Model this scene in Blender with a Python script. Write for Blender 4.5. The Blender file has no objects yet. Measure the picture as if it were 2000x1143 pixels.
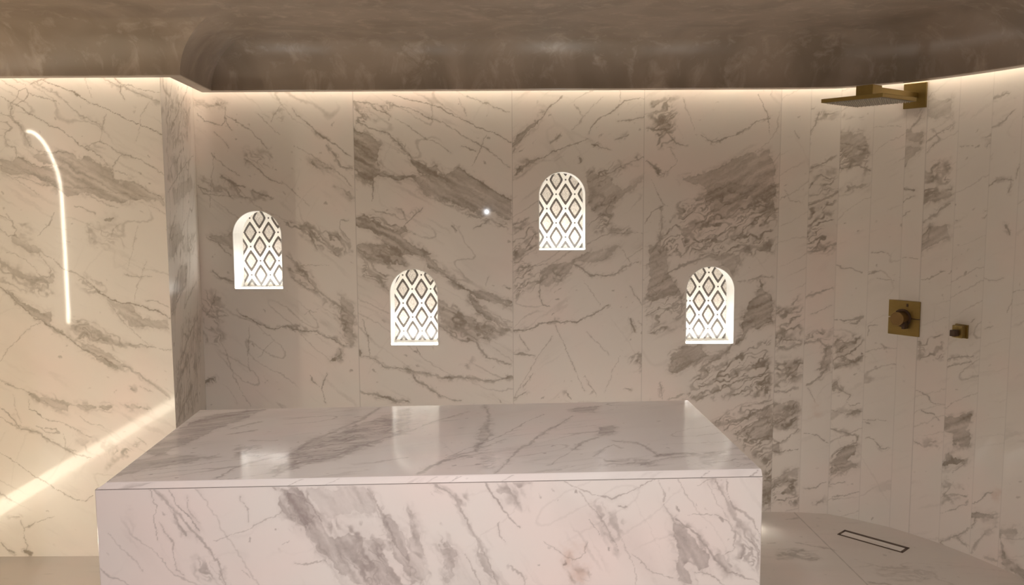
# Marble steam room: massage slab, four lit niches, brass shower, cove-lit plaster ceiling.
# All geometry in metres, z up, floor at z = 0.
import bpy, math
import numpy as np

G = {"YB": 4.7239, "YL": 4.1599, "XO": -1.645, "XI": -1.6957, "JW": [[1.444, 4.7239], [1.5989, 4.7143], [1.75, 4.6881], [1.8861, 4.5927], [2.008, 4.4865], [2.074, 4.4031], [2.1641, 4.2685], [2.2427, 4.1198], [2.3041, 3.9809], [2.3562, 3.8453]], "FLt": [-1.38, 2.8596], "FRt": [0.8724, 2.9732], "BLt": [-1.4244, 3.8834], "BRt": [0.8287, 4.0251], "FLb": [-1.4082, 2.8542], "FRb": [0.8724, 2.9586], "DR": [[1.6935, 4.3907], [1.755, 4.4466], [1.9919, 4.2053], [1.923, 4.1458]], "FJ": [[1.5762, 4.6279], [1.6096, 3.7899]]}
# marble veins, in surface metres: [surface, kind, darkness, width, panel, [[u, v], ...]]
# kind L = vein line, P = solid patch, N = net of fine veins, R = rust stain
VEINS = [["left","L",0.85,0.0045,0,[[-2.204,2.317],[-2.142,2.298],[-2.08,2.276],[-2.019,2.245],[-1.958,2.21],[-1.897,2.179],[-1.835,2.154],[-1.761,2.119],[-1.643,2.066]]],
["left","L",0.5,0.0085,0,[[-2.249,2.295],[-2.204,2.314],[-2.171,2.329],[-2.149,2.338]]],
["left","L",0.45,0.0077,0,[[-2.23,2.298],[-2.187,2.277],[-2.138,2.258],[-2.102,2.23],[-2.066,2.192],[-2.024,2.158],[-1.975,2.127],[-1.926,2.095]]],
["left","L",0.7,0.0038,0,[[-2.397,2.25],[-2.346,2.219],[-2.318,2.209],[-2.276,2.172],[-2.233,2.147],[-2.184,2.121],[-2.129,2.09],[-2.081,2.059],[-2.032,2.014],[-1.971,1.983],[-1.934,1.951]]],
["left","L",0.6,0.0078,0,[[-2.346,2.219],[-2.346,2.166],[-2.323,2.122],[-2.301,2.078],[-2.276,2.019]]],
["left","L",0.5,0.0025,0,[[-2.392,2.327],[-2.356,2.305],[-2.313,2.277]]],
["left","L",0.4,0.0026,0,[[-2.353,2.345],[-2.317,2.321],[-2.275,2.289]]],
["left","L",0.6,0.0049,0,[[-2.346,2.219],[-2.325,2.24],[-2.307,2.271],[-2.275,2.28],[-2.267,2.258],[-2.288,2.234],[-2.327,2.212]]],
["left","L",0.6,0.0044,0,[[-2.267,2.265],[-2.246,2.246],[-2.19,2.23],[-2.122,2.211]]],
["left","L",0.7,0.0051,0,[[-1.872,2.34],[-1.833,2.3],[-1.826,2.256],[-1.809,2.225]]],
["left","L",0.5,0.0086,0,[[-1.926,2.34],[-1.883,2.312],[-1.847,2.287],[-1.815,2.287],[-1.766,2.262],[-1.717,2.243],[-1.649,2.209]]],
["left","L",0.5,0.005,0,[[-1.888,2.34],[-1.851,2.318],[-1.821,2.296],[-1.777,2.29],[-1.734,2.274],[-1.647,2.255]]],
["left","L",0.4,0.0026,0,[[-1.998,2.337],[-1.979,2.282],[-1.963,2.238]]],
["left","L",0.4,0.0025,0,[[-1.904,2.157],[-1.922,2.12],[-1.943,2.033]]],
["left","L",0.35,0.0019,0,[[-1.696,2.212],[-1.741,2.138],[-1.777,2.044]]],
["left","L",0.55,0.0051,0,[[-2.007,2.008],[-1.943,2.033],[-1.906,2.014],[-1.851,1.976],[-1.806,1.969],[-1.75,1.95],[-1.695,1.912],[-1.646,1.874]]],
["left","N",0.6,0,0,[[-2.032,2.021],[-1.93,2.033],[-1.908,1.97],[-1.922,1.945],[-2.008,1.989]]],
["left","L",0.5,0.0031,0,[[-1.838,1.97],[-1.852,1.944],[-1.879,1.919],[-1.886,1.901],[-1.849,1.888],[-1.818,1.872]]],
["left","L",0.45,0.0032,0,[[-1.934,1.957],[-1.892,1.907],[-1.882,1.863]]],
["left","P",0.55,0,0,[[-2.257,1.972],[-2.206,1.984],[-2.129,1.984],[-2.073,1.971],[-2.043,1.945],[-2.023,1.964],[-1.973,1.951],[-1.936,1.92],[-1.899,1.907],[-1.882,1.863],[-1.838,1.859],[-1.787,1.843],[-1.751,1.811],[-1.645,1.767],[-1.646,1.738],[-1.728,1.761],[-1.876,1.745],[-2.014,1.784],[-2.11,1.778],[-2.171,1.82],[-2.263,1.877],[-2.421,1.891],[-2.417,1.951],[-2.354,1.947],[-2.334,1.96],[-2.281,1.947],[-2.229,1.914],[-2.165,1.918],[-2.227,1.94]]],
["left","L",0.7,0.0052,0,[[-2.34,1.96],[-2.278,1.944],[-2.223,1.912],[-2.165,1.918]]],
["left","L",0.6,0.0039,0,[[-1.751,1.811],[-1.695,1.786],[-1.645,1.763]]],
["left","L",0.6,0.0038,0,[[-2.276,2.019],[-2.224,1.99],[-2.18,1.984],[-2.129,1.984],[-2.073,1.971]]],
["left","L",0.4,0.0026,0,[[-2.421,1.891],[-2.347,1.859],[-2.299,1.821],[-2.244,1.782]]],
["left","L",0.5,0.0045,0,[[-2.359,1.871],[-2.283,1.858],[-2.228,1.827],[-2.171,1.826]]],
["left","L",0.5,0.0087,0,[[-2.399,2.129],[-2.367,2.129],[-2.35,2.097],[-2.377,2.079],[-2.392,2.048],[-2.375,2.016],[-2.344,2.004],[-2.334,1.96]]],
["left","N",0.6,0,0,[[-2.403,2.16],[-2.359,2.153],[-2.319,2.097],[-2.371,2.073],[-2.41,2.06]]],
["left","L",0.5,0.0044,0,[[-2.403,2.166],[-2.353,2.16],[-2.312,2.097]]],
["left","L",0.5,0.0064,0,[[-2.075,1.724],[-2.024,1.711],[-1.981,1.695]]],
["left","L",0.6,0.0154,0,[[-1.943,1.673],[-1.902,1.667]]],
["left","L",0.45,0.0026,0,[[-2.02,1.784],[-1.958,1.755],[-1.902,1.73],[-1.87,1.72]]],
["left","L",0.4,0.0026,0,[[-1.723,1.735],[-1.642,1.69]]],
["left","L",0.5,0.0019,0,[[-2.178,1.706],[-2.2,1.661],[-2.211,1.64]]],
["left","L",0.6,0.0056,0,[[-2.027,2.06],[-2.019,2.06]]],
["left","L",0.6,0.0038,0,[[-1.711,1.963],[-1.705,1.961]]],
["left","L",0.6,0.0038,0,[[-1.718,1.833],[-1.712,1.833]]],
["left","L",0.4,0.0019,0,[[-2.419,1.922],[-2.326,1.897],[-2.169,1.858]]],
["left","L",0.4,0.0019,0,[[-2.171,1.826],[-2.012,1.813],[-1.854,1.793],[-1.727,1.773]]],
["left","L",0.35,0.002,0,[[-2.403,1.694],[-2.373,1.656]]],
["left","L",0.5,0.0037,0,[[-2.195,1.689],[-2.207,1.651],[-2.228,1.625],[-2.262,1.587]]],
["left","L",0.5,0.0063,0,[[-2.439,1.626],[-2.403,1.588],[-2.371,1.594],[-2.363,1.613],[-2.379,1.658],[-2.435,1.69]]],
["left","P",0.55,0,0,[[-2.391,1.588],[-2.358,1.594],[-2.315,1.568],[-2.26,1.529],[-2.242,1.507],[-2.3,1.504],[-2.33,1.529],[-2.379,1.562]]],
["left","N",0.6,0,0,[[-2.375,1.632],[-2.297,1.651],[-2.274,1.606],[-2.352,1.587]]],
["left","L",0.5,0.0053,0,[[-2.242,1.507],[-2.192,1.477],[-2.15,1.432],[-2.093,1.406],[-2.044,1.373],[-2.007,1.341]]],
["left","L",0.5,0.0039,0,[[-2.261,1.503],[-2.225,1.465],[-2.205,1.426],[-2.217,1.394],[-2.255,1.394],[-2.285,1.433],[-2.327,1.478],[-2.37,1.504],[-2.415,1.511]]],
["left","P",0.5,0,0,[[-2.449,1.479],[-2.412,1.453],[-2.381,1.433],[-2.325,1.407],[-2.262,1.387],[-2.21,1.393],[-2.195,1.432],[-2.196,1.406],[-2.205,1.368],[-2.263,1.368],[-2.314,1.375],[-2.359,1.388],[-2.415,1.42],[-2.452,1.44]]],
["left","N",0.7,0,0,[[-2.452,1.434],[-2.358,1.394],[-2.23,1.381],[-2.151,1.302],[-2.204,1.29],[-2.299,1.31],[-2.382,1.323],[-2.458,1.343]]],
["left","P",0.55,0,0,[[-2.433,1.343],[-2.39,1.304],[-2.341,1.258],[-2.297,1.245],[-2.253,1.225],[-2.217,1.225],[-2.229,1.185],[-2.218,1.153],[-2.181,1.133],[-2.136,1.113],[-2.138,1.087],[-2.194,1.12],[-2.25,1.163],[-2.293,1.196],[-2.349,1.242],[-2.404,1.281]]],
["left","L",0.8,0.0054,0,[[-2.458,1.356],[-2.422,1.31],[-2.367,1.265],[-2.306,1.205],[-2.244,1.159],[-2.181,1.12],[-2.132,1.087],[-2.088,1.047],[-2.025,1.02],[-1.962,0.98],[-1.912,0.945]]],
["left","P",0.4,0,0,[[-2.134,1.159],[-2.107,1.178],[-2.055,1.171],[-2.005,1.145],[-1.954,1.119],[-1.904,1.085],[-1.827,1.065],[-1.788,1.065],[-1.744,1.052],[-1.763,1.045],[-1.861,1.052],[-1.958,1.059],[-2.022,1.08],[-2.085,1.106],[-2.136,1.126]]],
["left","N",0.7,0,0,[[-2.132,1.185],[-2.016,1.178],[-1.827,1.072],[-1.828,1.052],[-1.984,1.06],[-2.111,1.106]]],
["left","P",0.5,0,0,[[-2.112,1.087],[-2.022,1.066],[-1.985,1.04],[-1.941,1.013],[-1.898,0.967],[-1.873,0.945],[-1.931,0.945],[-2.0,1.0],[-2.076,1.04]]],
["left","L",0.8,0.0066,0,[[-2.044,1.367],[-2.007,1.337],[-1.963,1.308],[-1.926,1.282],[-1.882,1.265],[-1.817,1.262],[-1.767,1.242],[-1.716,1.222],[-1.653,1.189]]],
["left","P",0.45,0,0,[[-1.964,1.301],[-1.907,1.269],[-1.811,1.249],[-1.813,1.209],[-1.743,1.189],[-1.666,1.176],[-1.662,1.137],[-1.732,1.15],[-1.797,1.154],[-1.849,1.147],[-1.885,1.197],[-1.922,1.243]]],
["left","L",0.4,0.0027,0,[[-1.946,1.269],[-1.862,1.157],[-1.762,1.065]]],
["left","L",0.5,0.0067,0,[[-1.853,1.065],[-1.788,1.065],[-1.731,1.045],[-1.653,1.033]]],
["left","L",0.5,0.0065,0,[[-1.765,1.274],[-1.713,1.274],[-1.657,1.241]]],
["left","L",0.35,0.0019,0,[[-1.746,1.465],[-1.779,1.385],[-1.817,1.275]]],
["left","L",0.3,0.0019,0,[[-1.779,1.636],[-1.841,1.43]]],
["left","L",0.45,0.0052,0,[[-1.855,1.405],[-1.81,1.398],[-1.733,1.391]]],
["left","P",0.75,0,0,[[-1.947,1.673],[-1.93,1.681],[-1.908,1.678],[-1.899,1.668],[-1.912,1.659],[-1.938,1.661]]],
["left","L",0.4,0.005,0,[[-1.862,1.642],[-1.902,1.617],[-1.909,1.591]]],
["left","L",0.45,0.0038,0,[[-2.276,1.173],[-2.316,1.153],[-2.398,1.082],[-2.439,1.049],[-2.482,0.99]]],
["left","N",0.5,0,0,[[-2.04,1.656],[-1.842,1.649],[-1.848,1.533],[-2.034,1.534]]],
["left","N",0.6,0,0,[[-2.093,1.412],[-1.966,1.379],[-1.943,1.327],[-2.035,1.302],[-2.097,1.348]]],
["left","L",0.45,0.0219,0,[[-2.011,0.996],[-1.946,0.957],[-1.889,0.937]]],
["left","L",0.5,0.01,0,[[-1.888,0.956],[-1.813,0.917],[-1.739,0.858],[-1.664,0.798]]],
["left","L",0.5,0.005,0,[[-2.489,0.886],[-2.414,0.856],[-2.339,0.821]]],
["left","P",0.55,0,0,[[-2.349,0.817],[-2.301,0.811],[-2.206,0.796],[-2.11,0.771],[-2.014,0.766],[-1.918,0.76],[-1.996,0.743],[-2.064,0.743],[-2.169,0.761],[-2.171,0.727],[-2.209,0.737],[-2.265,0.777],[-2.331,0.792]]],
["left","P",0.5,0,0,[[-1.898,0.768],[-1.773,0.756],[-1.778,0.742],[-1.88,0.748]]],
["left","L",0.8,0.007,0,[[-2.358,0.748],[-2.326,0.733],[-2.298,0.703]]],
["left","L",0.45,0.0038,0,[[-2.351,0.787],[-2.358,0.753]]],
["left","L",0.45,0.005,0,[[-2.298,0.703],[-2.194,0.673],[-2.118,0.633],[-2.062,0.602]]],
["left","L",0.5,0.004,0,[[-2.114,0.712],[-2.058,0.672],[-2.001,0.65]]],
["left","L",0.65,0.0071,0,[[-2.498,0.753],[-2.444,0.704],[-2.399,0.649],[-2.332,0.629],[-2.295,0.604],[-2.201,0.553],[-2.125,0.518],[-2.068,0.503]]],
["left","L",0.55,0.0051,0,[[-2.502,0.704],[-2.446,0.674],[-2.399,0.644]]],
["left","L",0.5,0.007,0,[[-2.33,0.659],[-2.274,0.623],[-2.216,0.623],[-2.234,0.643],[-2.311,0.648]]],
["left","L",0.3,0.0029,0,[[-2.432,0.812],[-2.426,0.743],[-2.396,0.684]]],
["left","L",0.65,0.0041,0,[[-2.513,0.535],[-2.42,0.465],[-2.346,0.404],[-2.281,0.364],[-2.215,0.313],[-2.158,0.29],[-2.109,0.284],[-2.069,0.312]]],
["left","L",0.55,0.0039,0,[[-2.271,0.202],[-2.351,0.177],[-2.422,0.142],[-2.439,0.183]]],
["left","L",0.5,0.003,0,[[-2.422,0.142],[-2.412,0.06],[-2.41,0.019]]],
["left","L",0.8,0.0207,0,[[-2.425,0.022],[-2.391,0.014]]],
["left","L",0.6,0.0104,0,[[-2.544,0.071],[-2.48,0.01]]],
["left","L",0.6,0.0082,0,[[-2.527,0.325],[-2.471,0.284]]],
["left","N",0.8,0,0,[[-1.958,0.552],[-1.79,0.601],[-1.882,0.512],[-1.992,0.452]]],
["left","L",0.5,0.006,0,[[-1.838,0.606],[-1.792,0.571]]],
["left","L",0.4,0.004,0,[[-1.816,0.858],[-1.75,0.828]]],
["left","L",0.6,0.01,0,[[-1.855,0.848],[-1.836,0.838]]],
["left","N",0.4,0,0,[[-2.138,0.633],[-1.928,0.572],[-1.97,0.502],[-2.125,0.523]]],
["left","L",0.5,0.0081,0,[[-2.492,0.198],[-2.447,0.203]]],
["left","L",0.4,0.0039,0,[[-2.197,0.623],[-2.191,0.553],[-2.124,0.533]]],
["ret","L",0.5,0.0053,0,[[0.304,2.285],[0.204,2.228]]],
["ret","L",0.5,0.0075,0,[[0.39,2.22],[0.484,2.188]]],
["ret","L",0.5,0.0099,0,[[0.308,2.011],[0.18,1.932]]],
["ret","L",0.45,0.0057,0,[[0.208,2.111],[0.143,2.054]]],
["ret","N",0.7,0,0,[[0.057,1.984],[0.476,1.979],[0.407,1.865],[0.056,1.844]]],
["ret","L",0.4,0.0047,0,[[0.41,2.345],[0.33,2.295]]],
["ret","P",0.7,0,0,[[0.192,1.428],[0.311,1.419],[0.285,1.338],[0.146,1.284],[0.044,1.216],[0.023,1.219],[0.039,1.322]]],
["ret","L",0.6,0.0102,0,[[0.321,1.404],[0.271,1.325],[0.119,1.26],[0.032,1.204]]],
["ret","L",0.5,0.0085,0,[[0.357,1.084],[0.223,1.027],[0.094,0.954]]],
["ret","N",0.7,0,0,[[0.037,1.589],[0.518,1.591],[0.445,1.466],[0.105,1.461]]],
["ret","L",0.5,0.0039,0,[[0.056,1.568],[0.243,1.601],[0.377,1.679]]],
["ret","N",0.6,0,0,[[0.17,1.145],[0.558,1.165],[0.506,0.845],[0.089,0.926]]],
["back","P",0.6,0,0,[[-1.683,2.281],[-1.619,2.267],[-1.558,2.276],[-1.52,2.28],[-1.52,2.263],[-1.56,2.246],[-1.62,2.251],[-1.684,2.259]]],
["back","L",0.6,0.0051,0,[[-1.681,2.221],[-1.64,2.183],[-1.58,2.161],[-1.546,2.153],[-1.524,2.178],[-1.525,2.254]]],
["back","L",0.7,0.007,0,[[-1.523,2.203],[-1.507,2.152],[-1.491,2.131]]],
["back","L",0.6,0.0061,0,[[-1.518,2.212],[-1.468,2.178],[-1.409,2.135],[-1.359,2.084],[-1.309,2.032]]],
["back","L",0.55,0.0044,0,[[-1.591,2.115],[-1.558,2.085],[-1.512,2.029]]],
["back","L",0.5,0.0043,0,[[-1.354,2.207],[-1.304,2.16],[-1.237,2.104]]],
["back","L",0.65,0.0069,0,[[-1.164,2.24],[-1.106,2.172],[-1.039,2.108],[-0.979,2.073],[-0.937,2.039],[-0.886,1.996],[-0.86,1.987]]],
["back","L",0.6,0.0121,0,[[-1.056,2.116],[-0.979,2.077]]],
["back","P",0.6,0,0,[[-1.094,1.98],[-1.043,1.954],[-1.009,1.932],[-0.958,1.91],[-1.018,1.906],[-1.07,1.937]]],
["back","L",0.6,0.0087,0,[[-0.989,2.048],[-0.947,1.987],[-0.923,1.927],[-0.858,1.923]]],
["back","L",0.5,0.0043,0,[[-1.162,2.04],[-1.102,2.014],[-1.017,1.954],[-0.966,1.91]]],
["back","L",0.5,0.0052,0,[[-0.958,1.91],[-0.907,1.876],[-0.864,1.824]]],
["back","P",0.55,0,0,[[-0.947,1.824],[-0.865,1.798],[-0.866,1.755],[-0.909,1.789]]],
["back","L",0.6,0.0061,0,[[-1.432,1.977],[-1.373,1.93],[-1.314,1.878],[-1.237,1.843]]],
["back","L",0.5,0.0035,0,[[-1.237,1.852],[-1.17,1.791],[-1.089,1.721]]],
["back","L",0.5,0.0053,0,[[-1.617,2.008],[-1.546,1.939],[-1.462,1.887]]],
["back","N",0.6,0,0,[[-1.456,2.041],[-1.283,2.041],[-1.287,1.929],[-1.417,1.921]]],
["back","N",0.8,0,0,[[-1.687,1.88],[-1.618,1.879],[-1.446,1.835],[-1.292,1.766],[-1.363,1.731],[-1.484,1.767],[-1.579,1.784],[-1.683,1.785]]],
["back","L",0.65,0.0123,0,[[-1.557,1.879],[-1.498,1.844],[-1.438,1.822]]],
["back","L",0.6,0.0087,0,[[-1.395,1.801],[-1.292,1.766]]],
["back","L",0.45,0.0069,0,[[-1.689,1.837],[-1.656,1.793],[-1.579,1.784],[-1.492,1.784]]],
["back","L",0.45,0.0034,0,[[-1.223,2.261],[-1.287,2.168]]],
["back","L",0.4,0.0035,0,[[-1.595,2.008],[-1.625,1.715]]],
["back","P",0.5,0,0,[[-1.631,1.559],[-1.544,1.571],[-1.503,1.61],[-1.508,1.488],[-1.59,1.515]]],
["back","L",0.55,0.0053,0,[[-1.653,1.559],[-1.581,1.506],[-1.522,1.454]]],
["back","N",0.8,0,0,[[-1.227,1.644],[-1.104,1.643],[-0.889,1.555],[-0.847,1.45],[-0.953,1.451],[-1.108,1.521]]],
["back","L",0.5,0.0071,0,[[-1.218,1.626],[-1.149,1.6],[-1.09,1.556],[-1.057,1.486]]],
["back","L",0.6,0.0061,0,[[-0.926,1.642],[-0.873,1.642]]],
["back","L",0.6,0.0052,0,[[-0.93,1.634],[-0.927,1.59],[-0.88,1.537]]],
["back","N",0.4,0,0,[[-1.346,2.194],[-1.206,2.27],[-1.21,2.159]]],
["back","N",0.9,0,1,[[-0.849,2.276],[-0.621,2.267],[-0.649,2.174],[-0.83,2.157]]],
["back","L",0.6,0.0051,1,[[-0.853,2.276],[-0.759,2.267],[-0.69,2.25],[-0.648,2.195],[-0.653,2.169]]],
["back","L",0.75,0.006,1,[[-0.629,2.313],[-0.543,2.283],[-0.441,2.257],[-0.372,2.236],[-0.278,2.184],[-0.192,2.141],[-0.106,2.107],[-0.003,2.051]]],
["back","L",0.6,0.0051,1,[[-0.63,2.25],[-0.536,2.232],[-0.45,2.189],[-0.364,2.168],[-0.296,2.121],[-0.228,2.069],[-0.141,2.026],[-0.004,1.918]]],
["back","L",0.5,0.0052,1,[[-0.623,2.182],[-0.537,2.139],[-0.469,2.079],[-0.392,2.053],[-0.323,2.001]]],
["back","L",0.65,0.0078,1,[[-0.83,2.174],[-0.762,2.132],[-0.667,2.106],[-0.608,2.054],[-0.549,1.994],[-0.489,1.942]]],
["back","P",0.75,0,1,[[-0.857,2.132],[-0.797,2.115],[-0.737,2.08],[-0.695,2.038],[-0.722,1.986],[-0.702,1.909],[-0.629,1.883],[-0.524,1.887],[-0.507,1.874],[-0.594,1.857],[-0.724,1.883],[-0.76,1.849],[-0.811,1.875],[-0.862,1.914]]],
["back","P",0.75,0,1,[[-0.549,1.994],[-0.497,1.951],[-0.454,1.934],[-0.402,1.946],[-0.372,1.899],[-0.446,1.886],[-0.498,1.895],[-0.541,1.96]]],
["back","P",0.65,0,1,[[-0.516,1.865],[-0.455,1.891],[-0.368,1.886],[-0.298,1.916],[-0.247,1.902],[-0.178,1.855],[-0.1,1.794],[0.002,1.75],[0.002,1.629],[-0.057,1.655],[-0.144,1.699],[-0.231,1.691],[-0.301,1.726],[-0.37,1.743],[-0.387,1.761],[-0.457,1.77],[-0.5,1.805]]],
["back","L",0.75,0.0069,1,[[-0.281,1.915],[-0.178,1.846],[-0.091,1.79],[0.002,1.746]]],
["back","L",0.6,0.0061,1,[[-0.75,1.901],[-0.743,1.823],[-0.753,1.745]]],
["back","P",0.45,0,1,[[-0.858,1.901],[-0.741,1.901],[-0.743,1.832],[-0.768,1.841],[-0.838,1.849]]],
["back","N",0.8,0,1,[[-0.851,1.677],[-0.711,1.702],[-0.51,1.701],[-0.493,1.692],[-0.582,1.614],[-0.643,1.597],[-0.756,1.606]]],
["back","P",0.7,0,1,[[-0.855,1.659],[-0.799,1.668],[-0.712,1.624],[-0.634,1.588],[-0.582,1.614],[-0.556,1.588],[-0.6,1.562],[-0.548,1.518],[-0.47,1.483],[-0.436,1.448],[-0.672,1.45],[-0.697,1.519],[-0.757,1.58],[-0.843,1.616]]],
["back","L",0.6,0.0052,1,[[-0.484,1.709],[-0.502,1.683],[-0.582,1.614]]],
["back","L",0.5,0.0034,1,[[-0.132,2.094],[-0.168,2.009],[-0.212,1.932]]],
["back","L",0.7,0.0122,1,[[-0.232,1.665],[-0.175,1.656]]],
["back","L",0.7,0.0105,1,[[-0.32,1.604],[-0.298,1.582]]],
["back","L",0.6,0.0043,1,[[-0.206,1.599],[-0.136,1.629]]],
["back","L",0.6,0.0069,1,[[-0.262,2.035],[-0.185,2.009]]],
["back","N",0.7,0,1,[[-0.387,1.761],[-0.231,1.708],[0.002,1.62],[0.001,1.559],[-0.075,1.603],[-0.249,1.665],[-0.353,1.717]]],
["back","L",0.5,0.0051,1,[[-0.242,2.307],[-0.139,2.264],[-0.002,2.217]]],
["back","L",0.4,0.0034,1,[[-0.277,2.29],[-0.235,2.197]]],
["back","P",0.6,0,2,[[0.003,2.051],[0.063,2.127],[0.133,2.17],[0.176,2.229],[0.141,2.152],[0.072,2.093],[0.011,1.991]]],
["back","L",0.65,0.0069,2,[[0.003,2.034],[0.133,2.153],[0.21,2.245],[0.279,2.3]]],
["back","P",0.65,0,2,[[0.006,1.862],[0.028,1.914],[0.08,1.948],[0.149,1.965],[0.089,1.922],[0.037,1.888]]],
["back","L",0.6,0.0069,2,[[0.149,1.965],[0.219,2.007],[0.323,2.032],[0.409,2.074]]],
["back","L",0.6,0.0103,2,[[0.21,2.05],[0.262,2.084]]],
["back","L",0.6,0.0069,2,[[0.409,2.1],[0.443,2.151],[0.495,2.185],[0.572,2.244],[0.606,2.269],[0.718,2.281]]],
["back","L",0.55,0.0068,2,[[0.572,2.167],[0.633,2.167],[0.719,2.188]]],
["back","L",0.8,0.0119,2,[[0.431,2.044],[0.47,2.036]]],
["back","L",0.5,0.0051,2,[[0.47,2.031],[0.539,2.014]]],
["back","L",0.7,0.0121,2,[[0.37,1.972],[0.379,1.946]]],
["back","L",0.4,0.0034,2,[[0.339,2.253],[0.383,2.194]]],
["back","L",0.4,0.0034,2,[[0.485,2.295],[0.322,2.118]]],
["back","L",0.5,0.0086,2,[[0.564,2.065],[0.633,2.09]]],
["back","N",0.8,0,2,[[0.41,1.895],[0.695,1.996],[0.73,1.962],[0.583,1.877],[0.497,1.825],[0.427,1.843]]],
["back","P",0.4,0,2,[[0.405,1.895],[0.531,1.868],[0.601,1.79],[0.636,1.816],[0.705,1.859],[0.671,1.807],[0.601,1.773],[0.55,1.687],[0.533,1.643],[0.428,1.687],[0.41,1.774]]],
["back","N",0.8,0,2,[[0.41,1.826],[0.584,1.773],[0.542,1.635],[0.708,1.564],[0.498,1.548],[0.411,1.565]]],
["back","L",0.6,0.0061,3,[[0.725,1.625],[0.759,1.686],[0.815,1.716]]],
["back","N",0.8,0,2,[[0.0,1.629],[0.088,1.654],[0.149,1.558],[0.131,1.445],[-0.0,1.446]]],
["back","L",0.5,0.0105,2,[[0.0,1.603],[0.088,1.654]]],
["back","L",0.5,0.0053,2,[[0.411,1.513],[0.542,1.565],[0.717,1.564]]],
["back","L",0.5,0.0052,2,[[0.41,1.843],[0.54,1.894],[0.712,1.979]]],
["back","L",0.45,0.0034,2,[[0.58,2.345],[0.584,2.269]]],
["back","N",0.8,0,3,[[0.726,2.285],[0.889,2.301],[0.875,2.115],[0.894,2.012],[0.781,2.013]]],
["back","P",0.75,0,3,[[0.784,2.124],[0.805,2.183],[0.831,2.166],[0.857,2.191],[0.853,2.115],[0.806,2.107]]],
["back","L",0.7,0.0119,3,[[0.728,2.124],[0.827,2.123]]],
["back","L",0.8,0.0207,3,[[0.782,1.927],[0.8,1.884]]],
["back","L",0.6,0.0085,3,[[0.73,1.953],[0.826,1.884]]],
["back","L",0.6,0.0077,3,[[0.827,2.123],[0.858,2.081],[0.885,2.046],[0.945,2.029]]],
["back","L",0.6,0.0078,3,[[1.014,2.08],[1.083,2.045],[1.152,2.071],[1.212,2.096],[1.314,2.155],[1.383,2.172]]],
["back","L",0.65,0.0051,3,[[1.315,2.299],[1.365,2.197],[1.389,2.086]]],
["back","P",0.5,0,3,[[0.905,1.866],[1.0,1.874],[1.103,1.908],[1.232,1.985],[1.378,2.01],[1.42,1.924],[1.426,1.682],[1.333,1.752],[1.193,1.779],[1.089,1.736],[1.018,1.823],[0.905,1.84]]],
["back","N",0.9,0,3,[[0.915,1.737],[1.192,1.813],[1.424,1.769],[1.433,1.439],[0.762,1.442],[0.847,1.633]]],
["back","P",0.5,0,3,[[1.019,1.771],[1.192,1.839],[1.423,1.812],[1.427,1.639],[1.283,1.665],[1.196,1.64],[1.109,1.632]]],
["back","L",0.5,0.0123,3,[[0.802,1.703],[0.821,1.598],[0.805,1.529],[0.762,1.459]]],
["back","L",0.45,0.0043,3,[[0.757,1.858],[0.811,1.729],[0.846,1.711]]],
["back","L",0.4,0.0034,3,[[0.85,2.03],[0.895,1.944],[0.835,1.892]]],
["back","L",0.6,0.0088,3,[[1.197,1.596],[1.111,1.544],[0.989,1.51],[0.92,1.441]]],
["back","L",0.4,0.0043,3,[[0.915,2.284],[0.951,2.199],[0.978,2.114]]],
["back","L",0.6,0.0107,0,[[-1.631,1.369],[-1.588,1.338],[-1.518,1.32]]],
["back","N",0.8,0,0,[[-1.243,1.42],[-1.13,1.393],[-1.063,1.261],[-0.942,1.171],[-0.867,1.01],[-0.869,0.939],[-0.979,1.136],[-1.081,1.243],[-1.202,1.332]]],
["back","L",0.6,0.0125,0,[[-1.233,1.455],[-1.164,1.411],[-1.114,1.34],[-1.063,1.261],[-0.985,1.207],[-0.925,1.153],[-0.87,1.082]]],
["back","L",0.5,0.0071,0,[[-1.201,1.341],[-1.116,1.27],[-1.029,1.243]]],
["back","P",0.55,0,0,[[-1.165,1.393],[-1.113,1.367],[-1.097,1.296],[-1.132,1.314]]],
["back","P",0.5,0,0,[[-0.94,1.242],[-0.867,1.189],[-0.873,0.957],[-0.92,1.011],[-0.944,1.127]]],
["back","L",0.7,0.008,0,[[-1.498,1.156],[-1.447,1.112],[-1.387,1.076],[-1.299,1.057],[-1.246,1.066],[-1.175,1.048],[-1.07,1.029],[-0.982,0.993],[-0.921,0.957]]],
["back","L",0.6,0.0143,0,[[-1.254,1.069],[-1.166,1.068]]],
["back","P",0.85,0,0,[[-1.012,0.868],[-0.958,0.903],[-0.944,0.935],[-0.927,0.894],[-0.968,0.876]]],
["back","L",0.7,0.0106,0,[[-1.697,0.745],[-1.665,0.772],[-1.637,0.781]]],
["back","L",0.8,0.0215,0,[[-1.687,0.763],[-1.647,0.772]]],
["back","L",0.4,0.0072,0,[[-1.7,1.175],[-1.659,1.122],[-1.562,1.121]]],
["back","L",0.4,0.0026,0,[[-1.44,1.067],[-1.454,0.942],[-1.449,0.816]]],
["back","L",0.4,0.0027,0,[[-1.601,1.014],[-1.539,0.798],[-1.448,0.616]]],
["back","L",0.6,0.0063,0,[[-1.121,0.796],[-1.104,0.76],[-1.061,0.723]]],
["back","L",0.6,0.0062,0,[[-1.023,0.795],[-1.052,0.723],[-1.032,0.632]]],
["back","L",0.4,0.0035,0,[[-1.31,0.986],[-1.393,0.897]]],
["back","L",0.4,0.0035,0,[[-1.138,1.128],[-1.102,1.154],[-1.067,1.145]]],
["back","L",0.5,0.007,0,[[-1.676,1.131],[-1.619,1.237]]],
["back","L",0.4,0.0035,0,[[-1.182,1.402],[-0.998,1.397]]],
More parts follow.
